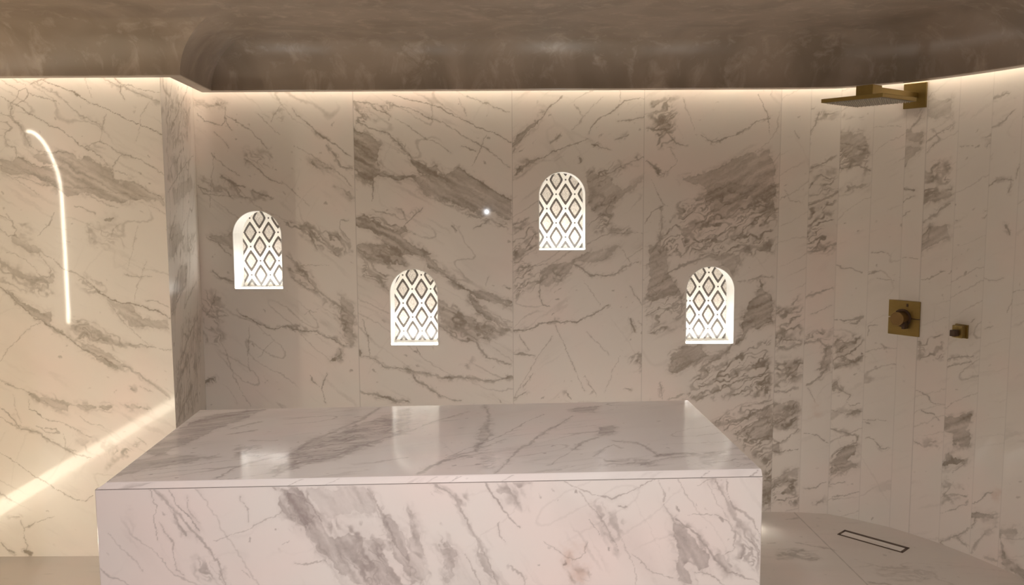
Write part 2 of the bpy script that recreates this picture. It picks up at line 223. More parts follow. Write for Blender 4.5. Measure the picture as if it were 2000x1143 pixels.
["back","N",0.7,0,0,[[-0.982,1.011],[-0.858,0.992],[-0.874,0.921],[-0.948,0.957]]],
["back","N",0.6,0,0,[[-1.697,1.264],[-1.574,1.246],[-1.567,0.978],[-1.692,0.961]]],
["back","P",0.6,0,1,[[-0.846,1.506],[-0.636,1.505],[-0.577,1.399],[-0.673,1.417],[-0.76,1.426],[-0.847,1.453]]],
["back","N",0.8,0,1,[[-0.846,1.506],[-0.584,1.504],[-0.56,1.373],[-0.674,1.347],[-0.685,1.25],[-0.806,1.347]]],
["back","L",0.6,0.0089,1,[[-0.806,1.347],[-0.736,1.329],[-0.676,1.258]]],
["back","P",0.65,0,1,[[-0.496,1.504],[-0.436,1.433],[-0.358,1.363],[-0.28,1.283],[-0.236,1.265],[-0.148,1.256],[-0.0,1.193],[-0.001,1.157],[-0.104,1.193],[-0.192,1.212],[-0.254,1.256],[-0.358,1.327],[-0.454,1.39]]],
["back","P",0.65,0,1,[[-0.245,1.256],[-0.149,1.149],[-0.001,1.059],[-0.001,1.042],[-0.149,1.096],[-0.237,1.203]]],
["back","L",0.6,0.0071,1,[[-0.358,1.327],[-0.28,1.283],[-0.245,1.256]]],
["back","P",0.4,0,1,[[-0.404,1.213],[-0.238,1.105],[-0.132,1.078],[-0.001,1.042],[-0.133,0.971],[-0.239,0.989],[-0.327,1.025],[-0.397,1.079]]],
["back","N",0.9,0,1,[[-0.404,1.213],[-0.237,1.132],[-0.132,1.078],[-0.001,1.042],[-0.133,0.971],[-0.239,0.971],[-0.327,1.007],[-0.397,1.079]]],
["back","L",0.55,0.0107,1,[[-0.397,1.061],[-0.301,0.989],[-0.195,0.971],[-0.151,0.89],[-0.063,0.862],[-0.009,0.844]]],
["back","L",0.6,0.0053,1,[[-0.816,1.099],[-0.787,1.01],[-0.776,0.902]]],
["back","P",0.7,0,1,[[-0.86,0.948],[-0.816,0.92],[-0.834,0.907],[-0.86,0.921]]],
["back","L",0.6,0.0072,1,[[-0.816,0.902],[-0.755,0.884],[-0.711,0.839],[-0.631,0.829],[-0.569,0.82]]],
["back","L",0.7,0.0163,1,[[-0.569,0.82],[-0.49,0.802],[-0.392,0.774],[-0.294,0.778],[-0.197,0.764],[-0.099,0.754],[-0.003,0.772]]],
["back","L",0.65,0.0127,1,[[-0.552,0.802],[-0.544,0.766],[-0.473,0.729],[-0.394,0.665]]],
["back","L",0.75,0.0146,1,[[-0.865,0.718],[-0.812,0.686],[-0.706,0.667],[-0.644,0.648],[-0.573,0.639]]],
["back","L",0.6,0.0054,1,[[-0.523,0.95],[-0.506,0.91]]],
["back","L",0.5,0.0055,1,[[-0.394,0.674],[-0.332,0.647],[-0.278,0.642]]],
["back","L",0.5,0.0035,1,[[-0.121,1.335],[-0.148,1.282]]],
["back","N",0.7,0,1,[[-0.294,0.846],[-0.222,0.881],[-0.232,0.809]]],
["back","L",0.6,0.0071,1,[[-0.034,1.273],[-0.0,1.264]]],
["back","P",0.5,0,2,[[0.153,1.351],[0.201,1.395],[0.324,1.412],[0.411,1.464],[0.499,1.49],[0.586,1.498],[0.534,1.446],[0.447,1.403],[0.341,1.403],[0.271,1.307],[0.192,1.272],[0.157,1.289]]],
["back","N",0.8,0,2,[[0.004,1.501],[0.148,1.342],[0.341,1.412],[0.271,1.298],[0.148,1.272],[0.025,1.211],[0.003,1.211]]],
["back","L",0.6,0.0088,2,[[0.341,1.399],[0.394,1.368],[0.429,1.341],[0.5,1.336],[0.57,1.353],[0.622,1.384],[0.692,1.406]]],
["back","L",0.5,0.0044,2,[[0.003,1.352],[0.096,1.382],[0.201,1.404]]],
["back","L",0.6,0.0062,2,[[0.153,1.369],[0.152,1.236],[0.166,1.179],[0.201,1.165]]],
["back","L",0.7,0.0098,2,[[0.006,1.033],[0.086,1.041],[0.165,1.072],[0.236,1.08],[0.351,1.089],[0.413,1.111],[0.483,1.137],[0.527,1.172]]],
["back","L",0.5,0.0044,2,[[0.236,1.058],[0.28,0.968],[0.325,0.86],[0.397,0.697]]],
["back","L",0.4,0.0035,2,[[0.386,1.315],[0.483,1.173]]],
["back","L",0.4,0.0027,2,[[0.218,0.996],[0.13,0.879],[0.004,0.654]]],
["back","L",0.6,0.0082,2,[[0.004,0.654],[0.076,0.685]]],
["back","L",0.6,0.0108,2,[[0.01,0.907],[0.037,0.911],[0.121,0.897]]],
["back","L",0.5,0.0053,2,[[0.037,1.006],[0.085,0.925]]],
["back","L",0.5,0.0072,2,[[0.112,0.789],[0.058,0.717]]],
["back","L",0.5,0.0053,2,[[0.405,0.779],[0.459,0.67]]],
["back","L",0.6,0.0072,2,[[0.299,0.689],[0.325,0.652]]],
["back","L",0.4,0.0027,2,[[0.591,0.895],[0.504,0.688]]],
["back","L",0.4,0.0035,2,[[0.404,1.03],[0.538,0.895]]],
["back","N",0.7,0,2,[[0.618,0.886],[0.724,0.921],[0.831,0.84],[0.708,0.786]]],
["back","L",0.7,0.0106,2,[[0.651,1.092],[0.67,1.02]]],
["back","L",0.7,0.0071,2,[[0.696,1.074],[0.722,1.056]]],
["back","L",0.6,0.0081,2,[[0.624,0.71],[0.659,0.702]]],
["back","L",0.5,0.0061,2,[[0.604,1.472],[0.648,1.41]]],
["back","L",0.5,0.007,2,[[0.641,1.278],[0.712,1.171]]],
["back","P",0.55,0,3,[[0.744,1.497],[0.84,1.497],[0.851,1.339],[0.941,1.232],[0.853,1.215],[0.765,1.189],[0.721,1.189],[0.746,1.322]]],
["back","L",0.6,0.0141,3,[[0.842,1.339],[0.921,1.391],[1.008,1.417],[1.095,1.443]]],
["back","N",0.8,0,3,[[0.72,1.278],[0.94,1.268],[0.952,1.054],[0.767,1.002],[0.73,1.145]]],
["back","P",0.5,0,3,[[1.095,1.425],[1.2,1.46],[1.262,1.442],[1.202,1.337]]],
["back","L",0.5,0.0071,3,[[1.23,1.301],[1.291,1.306],[1.422,1.327]]],
["back","P",0.7,0,3,[[1.26,1.142],[1.337,1.221],[1.353,1.301],[1.39,1.239],[1.421,1.23],[1.425,1.07],[1.35,1.043],[1.298,1.035],[1.246,0.963],[1.211,0.928],[1.254,0.999]]],
["back","P",0.6,0,3,[[0.858,0.803],[0.875,0.893],[0.927,0.947],[1.034,0.955],[1.07,0.892],[1.194,0.928],[1.124,0.874],[0.991,0.83],[0.903,0.794]]],
["back","L",0.65,0.0163,3,[[1.027,0.803],[1.089,0.847],[1.185,0.919],[1.211,0.964]]],
["back","N",0.9,0,3,[[1.027,0.803],[1.422,0.998],[1.431,0.656],[1.039,0.639],[0.905,0.649]]],
["back","L",0.6,0.0109,3,[[1.428,0.791],[1.269,0.756],[1.127,0.693],[1.021,0.64]]],
["back","L",0.5,0.0071,3,[[0.815,0.74],[0.825,0.65]]],
["back","L",0.5,0.0073,3,[[0.949,0.676],[0.861,0.64]]],
["back","P",0.55,0,3,[[1.387,0.665],[1.415,0.755],[1.413,0.674]]],
["back","L",0.5,0.0092,3,[[1.272,0.602],[1.432,0.646]]],
["top","P",0.5,0,0,[[-1.395,3.191],[-1.409,3.455],[-1.388,3.646],[-1.329,3.794],[-1.188,3.886],[-1.125,3.885],[-1.177,3.7],[-1.234,3.558],[-1.278,3.328],[-1.334,3.168]]],
["top","P",0.45,0,0,[[-1.386,2.818],[-1.412,3.084],[-1.317,3.19],[-1.179,3.166],[-1.079,3.153],[-1.186,3.081],[-1.303,3.002],[-1.36,2.926]]],
["top","L",0.45,0.0361,0,[[-1.362,3.674],[-1.257,3.761],[-1.194,3.854]]],
["top","L",0.45,0.0155,0,[[-1.177,3.557],[-1.079,3.668]]],
["top","L",0.45,0.0163,0,[[-1.16,3.463],[-1.06,3.528]]],
["top","N",0.7,0,0,[[-1.094,3.301],[-0.981,3.322],[-0.928,3.139],[-1.043,3.141]]],
["top","L",0.5,0.023,0,[[-0.859,3.117],[-0.823,3.226],[-0.781,3.392],[-0.707,3.575],[-0.644,3.718],[-0.613,3.906]]],
["top","P",0.35,0,0,[[-0.827,3.296],[-0.673,3.547],[-0.533,3.84],[-0.471,3.903],[-0.426,3.515],[-0.56,3.291],[-0.652,3.092],[-0.773,3.073],[-0.859,2.936],[-0.83,3.054]]],
["top","N",0.7,0,0,[[-0.859,3.117],[-0.678,3.575],[-0.471,3.903],[-0.42,3.462],[-0.605,3.177],[-0.853,2.917]]],
["top","L",0.5,0.0182,0,[[-0.824,2.917],[-0.773,3.073],[-0.674,3.135],[-0.618,3.245],[-0.537,3.363],[-0.426,3.515]]],
["top","L",0.5,0.0107,0,[[-1.014,2.901],[-0.997,2.996],[-0.96,3.077],[-0.884,3.139]]],
["top","L",0.4,0.0148,0,[[-1.049,3.372],[-0.947,3.37]]],
["top","L",0.35,0.0083,0,[[-0.569,3.049],[-0.381,3.13]]],
["top","L",0.45,0.0156,0,[[-0.131,3.964],[-0.108,3.782],[-0.11,3.553],[-0.091,3.433],[-0.139,3.269],[-0.139,3.192]]],
["top","P",0.4,0,0,[[-0.128,3.616],[-0.095,3.615],[-0.087,3.433],[-0.125,3.295],[-0.143,3.193],[-0.14,3.296]]],
["top","L",0.55,0.0172,0,[[-0.333,2.942],[-0.299,3.007],[-0.237,3.097],[-0.169,3.144],[-0.127,3.143]]],
["top","L",0.4,0.0098,0,[[-0.424,3.498],[-0.335,3.652],[-0.203,3.819]]],
["top","L",0.45,0.0068,0,[[-0.246,3.121],[-0.153,3.27],[-0.029,3.461],[0.139,3.776]]],
["top","P",0.55,0,0,[[0.263,3.844],[0.303,3.917],[0.391,3.922],[0.363,3.807],[0.284,3.791]]],
["top","P",0.6,0,0,[[0.35,3.543],[0.429,3.573],[0.407,3.452],[0.345,3.41]]],
["top","L",0.55,0.0101,0,[[0.34,3.396],[0.272,3.315],[0.227,3.211]]],
["top","L",0.55,0.0125,0,[[-0.072,2.937],[-0.013,3.07],[0.016,3.24],[0.061,3.292],[0.127,3.458],[0.264,3.739]]],
["top","L",0.5,0.0106,0,[[0.394,3.34],[0.481,3.311],[0.524,3.206],[0.54,3.131]]],
["top","L",0.6,0.0322,0,[[0.533,3.131],[0.604,3.167],[0.689,3.165]]],
["top","L",0.5,0.0085,0,[[0.3,3.135],[0.338,3.234],[0.388,3.286],[0.411,3.233]]],
["top","L",0.4,0.013,0,[[0.456,3.039],[0.571,3.107],[0.684,3.141],[0.848,3.225]]],
["top","L",0.4,0.0048,0,[[0.125,3.022],[0.227,3.211]]],
["top","N",0.6,0,0,[[0.325,3.111],[0.501,3.108],[0.521,3.015],[0.246,2.997]]],
["top","N",0.5,0,0,[[-0.143,3.193],[-0.056,3.191],[-0.053,2.959],[-0.12,2.981]]],
["top","L",0.4,0.0076,0,[[-0.239,3.121],[-0.144,3.218],[-0.029,3.375]]],
["top","N",0.5,0,0,[[0.697,3.202],[0.892,3.174],[0.861,3.009],[0.657,3.013]]],
["front","L",0.5,0.0029,0,[[0.18,0.777],[0.195,0.723],[0.181,0.669],[0.192,0.602]]],
["front","L",0.5,0.0107,0,[[0.197,0.777],[0.24,0.722],[0.284,0.672],[0.328,0.617],[0.372,0.567],[0.399,0.518],[0.419,0.435]]],
["front","L",0.45,0.0059,0,[[0.243,0.776],[0.274,0.715],[0.319,0.672]]],
["front","L",0.6,0.0106,0,[[0.25,0.685],[0.293,0.612]]],
["front","L",0.55,0.006,0,[[0.274,0.715],[0.308,0.684],[0.34,0.629]]],
["front","L",0.4,0.0023,0,[[0.198,0.668],[0.246,0.588],[0.259,0.497],[0.287,0.471]]],
["front","L",0.3,0.0024,0,[[0.035,0.63],[0.095,0.562],[0.149,0.493]]],
["front","N",0.5,0,0,[[0.086,0.725],[0.12,0.718],[0.121,0.634],[0.088,0.653]]],
["front","N",0.7,0,0,[[0.319,0.556],[0.381,0.512],[0.407,0.436],[0.314,0.438]]],
["front","P",0.5,0,0,[[0.594,0.78],[0.669,0.779],[0.725,0.699],[0.747,0.662],[0.78,0.6],[0.91,0.603],[0.944,0.572],[1.024,0.419],[0.858,0.424],[0.812,0.47],[0.732,0.558],[0.699,0.614],[0.631,0.689]]],
["front","P",0.8,0,0,[[0.64,0.767],[0.697,0.736],[0.736,0.674],[0.688,0.627],[0.643,0.701]]],
["front","L",0.7,0.0036,0,[[0.675,0.773],[0.725,0.711],[0.747,0.656]]],
["front","P",0.28,0,0,[[0.698,0.778],[0.913,0.774],[0.958,0.682],[0.853,0.672],[0.765,0.662],[0.737,0.711]]],
["front","L",0.5,0.0082,0,[[0.919,0.768],[0.959,0.694],[0.969,0.645],[1.003,0.57],[1.049,0.507]]],
["front","P",0.5,0,0,[[0.964,0.669],[1.005,0.644],[1.05,0.575],[1.048,0.446],[0.996,0.533],[0.963,0.614]]],
["front","N",0.7,0,0,[[0.764,0.649],[0.94,0.645],[1.024,0.419],[0.858,0.424],[0.762,0.576]]],
["front","L",0.5,0.0043,0,[[0.655,0.511],[0.696,0.504],[0.761,0.515]]],
["front","L",0.4,0.0018,0,[[0.385,0.597],[0.502,0.631],[0.62,0.695]]],
["front","L",0.6,0.0058,0,[[0.504,0.601],[0.503,0.585]]],
["front","L",0.5,0.0036,0,[[0.616,0.583],[0.646,0.591]]],
["front","L",0.5,0.0036,0,[[0.473,0.485],[0.504,0.46]]],
["front","L",0.4,0.0029,0,[[0.305,0.756],[0.306,0.708],[0.341,0.659]]],
["front","L",0.4,0.0023,0,[[0.483,0.753],[0.504,0.704],[0.503,0.655]]],
["front","L",0.5,0.008,0,[[1.133,0.782],[1.198,0.733],[1.224,0.692],[1.27,0.608],[1.303,0.545],[1.342,0.468],[1.355,0.412]]],
["front","P",0.45,0,0,[[1.282,0.532],[1.316,0.524],[1.342,0.461],[1.348,0.419],[1.302,0.483]]],
["front","N",0.6,0,0,[[1.185,0.747],[1.278,0.745],[1.264,0.691],[1.211,0.699]]],
["front","L",0.6,0.0067,0,[[1.311,0.785],[1.351,0.723],[1.397,0.66],[1.436,0.621]]],
["front","N",0.7,0,0,[[1.338,0.785],[1.477,0.782],[1.477,0.672],[1.384,0.702]]],
["front","L",0.5,0.0047,0,[[1.363,0.647],[1.37,0.592],[1.383,0.564]]],
["front","P",0.45,0,0,[[1.143,0.57],[1.183,0.583],[1.216,0.526],[1.208,0.443],[1.181,0.415],[1.169,0.5]]],
["front","L",0.45,0.0054,0,[[1.242,0.526],[1.282,0.462],[1.295,0.412]]],
["front","L",0.45,0.0082,0,[[1.402,0.48],[1.436,0.451],[1.449,0.408]]],
["front","N",0.7,0,0,[[1.053,0.695],[1.091,0.612],[1.115,0.46],[1.108,0.417],[1.048,0.419]]],
["front","P",0.35,0,0,[[1.053,0.695],[1.091,0.612],[1.115,0.46],[1.088,0.418],[1.048,0.419]]],
["front","L",0.55,0.0027,0,[[1.577,0.787],[1.65,0.751],[1.758,0.707],[1.919,0.783]]],
["front","L",0.45,0.0054,0,[[1.644,0.744],[1.718,0.639],[1.786,0.533]]],
["front","L",0.5,0.006,0,[[1.671,0.64],[1.712,0.584]]],
["front","L",0.5,0.0034,0,[[1.517,0.568],[1.584,0.517],[1.624,0.495],[1.658,0.523],[1.665,0.557]]],
["front","R",0.5,0,0,[[1.584,0.545],[1.651,0.537],[1.658,0.488],[1.679,0.445],[1.665,0.403],[1.604,0.404],[1.591,0.489]]],
["front","L",0.85,0.0056,0,[[1.587,0.482],[1.597,0.489]]],
["front","N",0.8,0,0,[[1.604,0.517],[1.692,0.445],[1.679,0.402],[1.604,0.404],[1.584,0.517]]],
["front","P",0.6,0,0,[[1.968,0.627],[2.009,0.605],[2.058,0.541],[2.1,0.505],[2.101,0.455],[2.06,0.449],[2.018,0.479],[2.047,0.393],[2.006,0.394],[1.985,0.444],[1.99,0.514],[1.976,0.564]]],
["front","L",0.6,0.0108,0,[[1.982,0.633],[2.044,0.583],[2.099,0.519],[2.17,0.432],[2.197,0.432]]],
["front","L",0.5,0.0135,0,[[2.108,0.776],[2.15,0.713],[2.179,0.657],[2.207,0.614],[2.249,0.564],[2.285,0.5]]],
["front","L",0.5,0.0068,0,[[2.149,0.775],[2.178,0.684],[2.248,0.627],[2.283,0.57]]],
["front","P",0.5,0,0,[[2.113,0.504],[2.161,0.503],[2.197,0.432],[2.156,0.426],[2.128,0.476]]],
["front","L",0.5,0.0056,0,[[2.046,0.443],[2.101,0.434],[2.164,0.389]]],
["front","L",0.5,0.0056,0,[[2.197,0.425],[2.288,0.394]]],
["front","N",0.8,0,0,[[2.179,0.65],[2.283,0.57],[2.287,0.415],[2.196,0.488]]],
["front","L",0.5,0.004,0,[[2.029,0.653],[2.097,0.655],[2.159,0.629],[2.194,0.587],[2.195,0.53],[2.161,0.503]]],
["front","L",0.5,0.0034,0,[[1.834,0.511],[1.889,0.454],[1.978,0.416]]],
["front","L",0.6,0.0055,0,[[1.772,0.685],[1.805,0.679]]],
["front","L",0.4,0.0035,0,[[2.054,0.756],[2.095,0.776],[2.135,0.775]]],
["front","L",0.4,0.0034,0,[[1.926,0.773],[1.94,0.69],[1.975,0.626]]],
["front","N",0.5,0,0,[[1.691,0.723],[1.799,0.624],[1.827,0.511],[1.773,0.52],[1.691,0.626]]],
["right","L",0.4,0.0066,0,[[0.073,2.116],[0.095,2.069]]],
["right","L",0.4,0.004,0,[[0.028,1.797],[0.057,1.748],[0.118,1.728]]],
["right","L",0.55,0.0108,1,[[0.197,2.209],[0.18,2.135],[0.155,2.088],[0.144,2.028]]],
["right","N",0.8,0,1,[[0.144,2.243],[0.301,2.206],[0.29,2.153],[0.198,2.175]]],
["right","L",0.65,0.0082,1,[[0.167,1.908],[0.219,1.932],[0.295,1.981]]],
["right","N",0.8,0,1,[[0.141,1.892],[0.298,1.917],[0.295,1.781],[0.14,1.7]]],
["right","L",0.6,0.011,1,[[0.14,1.707],[0.212,1.734],[0.276,1.768],[0.302,1.781]]],
["right","N",0.9,0,1,[[0.147,1.7],[0.296,1.754],[0.297,1.533],[0.145,1.532]]],
["right","N",0.8,0,2,[[0.301,2.2],[0.432,2.172],[0.419,2.16],[0.302,2.16]]],
["right","P",0.5,0,2,[[0.298,2.1],[0.357,2.103],[0.371,2.076],[0.434,2.1],[0.458,1.98],[0.349,1.956],[0.307,2.025]]],
["right","N",0.8,0,2,[[0.3,2.025],[0.456,2.033],[0.461,1.873],[0.305,1.89]]],
["right","L",0.6,0.0109,2,[[0.3,1.931],[0.324,1.903],[0.402,1.915],[0.461,1.897]]],
["right","P",0.5,0,2,[[0.302,1.781],[0.367,1.808],[0.457,1.833],[0.457,1.81],[0.368,1.784],[0.316,1.768]]],
["right","L",0.5,0.0053,2,[[0.3,2.039],[0.399,2.015],[0.456,2.019]]],
["right","L",0.35,0.0026,3,[[0.471,2.118],[0.606,2.11]]],
["right","P",0.5,0,4,[[0.611,2.09],[0.651,2.094],[0.713,2.172],[0.714,2.147],[0.671,2.087],[0.717,2.077],[0.718,1.988],[0.671,1.946],[0.623,1.883],[0.611,2.0],[0.714,2.014],[0.613,2.045]]],
["right","L",0.7,0.0117,4,[[0.617,1.791],[0.698,1.79]]],
["right","L",0.5,0.0067,4,[[0.62,1.719],[0.699,1.758]]],
["right","L",0.45,0.0067,4,[[0.63,1.647],[0.669,1.68]]],
["right","N",0.8,0,5,[[0.721,2.254],[0.872,2.257],[0.875,2.196],[0.803,2.221]]],
["right","P",0.35,0,5,[[0.729,2.234],[0.867,2.221],[0.871,2.141],[0.733,2.146]]],
["right","L",0.5,0.0082,5,[[0.72,2.001],[0.778,2.048],[0.88,2.103]]],
["right","L",0.5,0.0075,5,[[0.777,2.08],[0.806,2.028],[0.722,1.956]]],
["right","N",0.8,0,5,[[0.737,1.918],[0.881,1.949],[0.882,1.788],[0.726,1.726]]],
["right","P",0.55,0,5,[[0.727,1.771],[0.883,1.776],[0.878,1.751],[0.734,1.707]]],
["right","L",0.5,0.0119,5,[[0.725,1.61],[0.804,1.656],[0.879,1.726]]],
["right","L",0.5,0.0094,5,[[0.776,1.545],[0.786,1.611],[0.742,1.543]]],
["right","L",0.5,0.0036,6,[[0.904,1.998],[0.984,1.99]]],
["right","L",0.55,0.0105,7,[[1.029,2.187],[1.074,2.212],[1.144,2.227]]],
["right","L",0.5,0.0086,7,[[1.043,2.067],[1.108,2.08],[1.181,2.137]]],
["right","L",0.4,0.0087,6,[[1.04,2.032],[1.108,2.057],[1.049,1.989]]],
["right","L",0.55,0.0077,7,[[1.041,1.756],[1.072,1.798],[1.11,1.827],[1.187,1.825]]],
["right","L",0.5,0.009,7,[[1.181,1.825],[1.178,1.767]]],
["right","L",0.5,0.0076,6,[[1.055,1.647],[1.097,1.69],[1.059,1.684]]],
["right","L",0.6,0.0088,7,[[1.167,1.626],[1.189,1.579]]],
["right","L",0.45,0.0064,7,[[1.221,1.899],[1.206,1.83]]],
["right","L",0.5,0.0084,0,[[0.08,1.172],[0.12,1.221]]],
["right","N",0.8,0,0,[[-0.016,1.171],[0.142,1.158],[0.141,0.974],[-0.016,0.902]]],
["right","L",0.65,0.0114,0,[[-0.019,0.987],[0.051,0.98],[0.141,0.974]]],
["right","L",0.55,0.0071,0,[[-0.017,0.937],[0.066,0.931],[0.141,0.96]]],
["right","L",0.55,0.0112,1,[[0.147,1.214],[0.227,1.243],[0.299,1.265]]],
["right","L",0.55,0.0097,1,[[0.167,1.459],[0.22,1.466],[0.298,1.501]]],
["right","N",0.9,0,1,[[0.137,1.563],[0.295,1.583],[0.294,1.439],[0.14,1.472]]],
["right","L",0.45,0.0056,1,[[0.184,1.116],[0.295,1.174]]],
["right","N",0.8,0,1,[[0.147,1.009],[0.306,1.048],[0.302,0.977],[0.148,0.952]]],
["right","L",0.5,0.0097,1,[[0.148,0.959],[0.235,0.976],[0.276,0.948],[0.265,0.877],[0.24,0.803]]],
["right","P",0.5,0,1,[[0.263,0.941],[0.303,0.949],[0.301,0.805],[0.24,0.803]]],
["right","L",0.5,0.0069,2,[[0.301,1.397],[0.342,1.378],[0.382,1.379],[0.448,1.355]]],
["right","L",0.55,0.0082,2,[[0.312,1.09],[0.378,1.095],[0.456,1.122],[0.425,1.085],[0.392,1.079]]],
["right","N",0.9,0,2,[[0.301,1.005],[0.46,1.032],[0.466,0.852],[0.307,0.805]]],
["right","P",0.4,0,2,[[0.315,0.978],[0.435,0.989],[0.398,0.915],[0.319,0.865]]],
["right","L",0.5,0.0069,2,[[0.307,0.821],[0.4,0.859],[0.464,0.908]]],
["right","L",0.5,0.0067,3,[[0.468,1.342],[0.526,1.365]]],
["right","L",0.5,0.004,3,[[0.483,1.458],[0.568,1.461],[0.581,1.448]]],
["right","L",0.4,0.0034,3,[[0.521,1.328],[0.609,1.323]]],
["right","L",0.5,0.0066,3,[[0.487,1.014],[0.491,1.063],[0.537,1.074]]],
["right","L",0.45,0.0083,3,[[0.561,0.974],[0.587,0.966]]],
["right","L",0.5,0.0033,4,[[0.619,1.443],[0.723,1.441]]],
["right","P",0.5,0,5,[[0.726,1.513],[0.773,1.599],[0.878,1.614],[0.881,1.557],[0.797,1.51],[0.731,1.474]]],
["right","L",0.5,0.0065,5,[[0.752,1.332],[0.792,1.338],[0.87,1.392]]],
["right","L",0.45,0.0063,5,[[0.883,1.38],[0.92,1.414]]],
["right","N",0.8,0,5,[[0.731,1.034],[0.885,1.073],[0.885,0.937],[0.737,0.915]]],
["right","L",0.55,0.0075,6,[[0.898,0.946],[0.966,0.969],[1.039,0.987]]],
["right","L",0.5,0.0074,6,[[1.027,0.954],[0.961,0.93],[0.9,0.907]]],
["right","L",0.5,0.0036,7,[[1.091,1.128],[1.131,1.14]]],
["right","L",0.4,0.0049,7,[[1.042,1.379],[1.137,1.362],[1.175,1.383]]],
["right","L",0.5,0.0042,8,[[1.199,1.296],[1.237,1.317],[1.281,1.327]]],
["right","L",0.4,0.005,7,[[1.205,1.213],[1.232,1.293]]],
["right","L",0.5,0.005,6,[[1.017,1.141],[1.042,1.169]]],
["back","N",0.9,0,3,[[1.336,0.874],[1.421,0.874],[1.411,0.702],[1.342,0.659]]],
["right","N",0.9,0,0,[[-0.009,0.874],[0.171,0.875],[0.182,0.761],[-0.004,0.702]]],
["right","L",0.55,0.0101,0,[[-0.004,0.694],[0.073,0.688],[0.128,0.71]]],
["right","L",0.55,0.0113,1,[[0.175,0.725],[0.255,0.771],[0.286,0.843]]],
["right","P",0.5,0,0,[[0.033,0.874],[0.123,0.875],[0.126,0.775],[0.056,0.788]]],
["right","N",1.0,0,0,[[-0.016,0.629],[0.137,0.631],[0.142,0.472],[-0.012,0.47]]],
["right","P",0.35,0,0,[[-0.016,0.629],[0.137,0.631],[0.142,0.472],[-0.012,0.47]]],
["right","L",0.5,0.0086,0,[[-0.011,0.426],[0.046,0.398],[0.142,0.472]]],
["right","P",0.6,0,0,[[-0.01,0.397],[0.035,0.397],[0.04,0.339],[-0.009,0.346]]],
["right","L",0.7,0.0051,0,[[-0.009,0.353],[0.061,0.343],[0.138,0.362]]],
["right","P",0.5,0,0,[[-0.004,0.177],[0.065,0.222],[0.144,0.253],[0.146,0.194],[0.052,0.163],[-0.003,0.118]]],
["right","N",0.9,0,0,[[-0.005,0.184],[0.149,0.201],[0.154,0.044],[-0.001,0.042]]],
["right","L",0.55,0.0056,1,[[0.17,0.451],[0.251,0.447],[0.28,0.412],[0.3,0.402]]],
["right","L",0.5,0.0059,1,[[0.179,0.136],[0.24,0.143],[0.3,0.187]]],
["right","N",0.8,0,1,[[0.221,0.094],[0.31,0.107],[0.304,0.053],[0.223,0.048]]],
["right","L",0.5,0.0041,1,[[0.182,0.711],[0.218,0.64]]],
["right","R",0.4,0,1,[[0.205,0.633],[0.246,0.634],[0.241,0.555],[0.207,0.553]]],
["right","P",0.65,0,2,[[0.31,0.722],[0.339,0.769],[0.337,0.726],[0.385,0.696],[0.338,0.704],[0.311,0.701]]],
["right","L",0.55,0.0052,2,[[0.351,0.706],[0.406,0.691],[0.387,0.647],[0.408,0.628],[0.454,0.648]]],
["right","P",0.6,0,2,[[0.382,0.589],[0.455,0.606],[0.456,0.578],[0.396,0.577]]],
["right","L",0.4,0.0036,2,[[0.308,0.586],[0.383,0.582]]],
["right","L",0.6,0.0104,2,[[0.311,0.478],[0.386,0.475],[0.453,0.464],[0.448,0.428],[0.389,0.39],[0.316,0.334]]],
["right","P",0.65,0,2,[[0.317,0.291],[0.376,0.388],[0.455,0.422],[0.456,0.379],[0.405,0.328],[0.459,0.308],[0.453,0.286],[0.367,0.242],[0.327,0.212],[0.315,0.159]]],
["right","L",0.5,0.0069,2,[[0.321,0.168],[0.389,0.195]]],
["right","L",0.5,0.0056,2,[[0.331,0.096],[0.412,0.127],[0.471,0.167]]],
["right","L",0.5,0.0072,3,[[0.5,0.472],[0.541,0.465],[0.576,0.416],[0.615,0.43]]],
["right","L",0.45,0.0028,3,[[0.47,0.545],[0.517,0.549]]],
["right","L",0.4,0.0028,3,[[0.477,0.56],[0.603,0.574]]],
["right","L",0.5,0.005,5,[[0.737,0.764],[0.814,0.749],[0.829,0.718],[0.883,0.716]]],
["right","L",0.6,0.0061,5,[[0.783,0.663],[0.852,0.657],[0.88,0.63]]],
["right","L",0.45,0.0058,5,[[0.742,0.492],[0.792,0.476]]],
["right","P",0.6,0,6,[[0.891,0.658],[0.954,0.665],[1.048,0.705],[1.043,0.66],[1.019,0.622],[1.054,0.586],[1.037,0.537],[0.962,0.518],[0.939,0.571],[0.903,0.575]]],
["right","P",0.8,0,6,[[0.901,0.409],[0.916,0.453],[0.929,0.489],[0.959,0.458],[0.986,0.459],[1.034,0.462],[0.987,0.436],[0.932,0.424],[0.905,0.401]]],
["right","L",0.5,0.0035,6,[[1.028,0.45],[0.962,0.387]]],
["right","N",0.8,0,6,[[0.896,0.295],[0.936,0.353],[1.047,0.34],[1.052,0.248],[0.908,0.203]]],
["right","L",0.55,0.007,7,[[1.072,0.263],[1.112,0.289],[1.144,0.337],[1.184,0.35]]],
["right","R",0.6,0,7,[[1.171,0.346],[1.223,0.362],[1.218,0.329],[1.179,0.317]]],
["right","N",0.5,0,5,[[0.789,0.536],[0.878,0.543],[0.874,0.489],[0.779,0.453]]],
["right","P",0.6,0,7,[[1.057,0.214],[1.203,0.251],[1.205,0.214],[1.151,0.214],[1.097,0.195],[1.061,0.196]]],
["right","L",0.5,0.0087,7,[[1.097,0.195],[1.079,0.144]]],
["right","L",0.5,0.0083,6,[[1.059,0.13],[1.007,0.08],[0.911,0.012],[0.948,-0.008]]],
["right","L",0.45,0.0138,7,[[1.207,0.183],[1.155,0.145],[1.117,0.086],[1.079,0.02]]],
["right","L",0.5,0.0077,6,[[1.007,0.067],[1.057,0.038]]],
["right","P",0.4,0,8,[[1.22,0.187],[1.338,0.236],[1.29,0.163],[1.229,0.153]]],
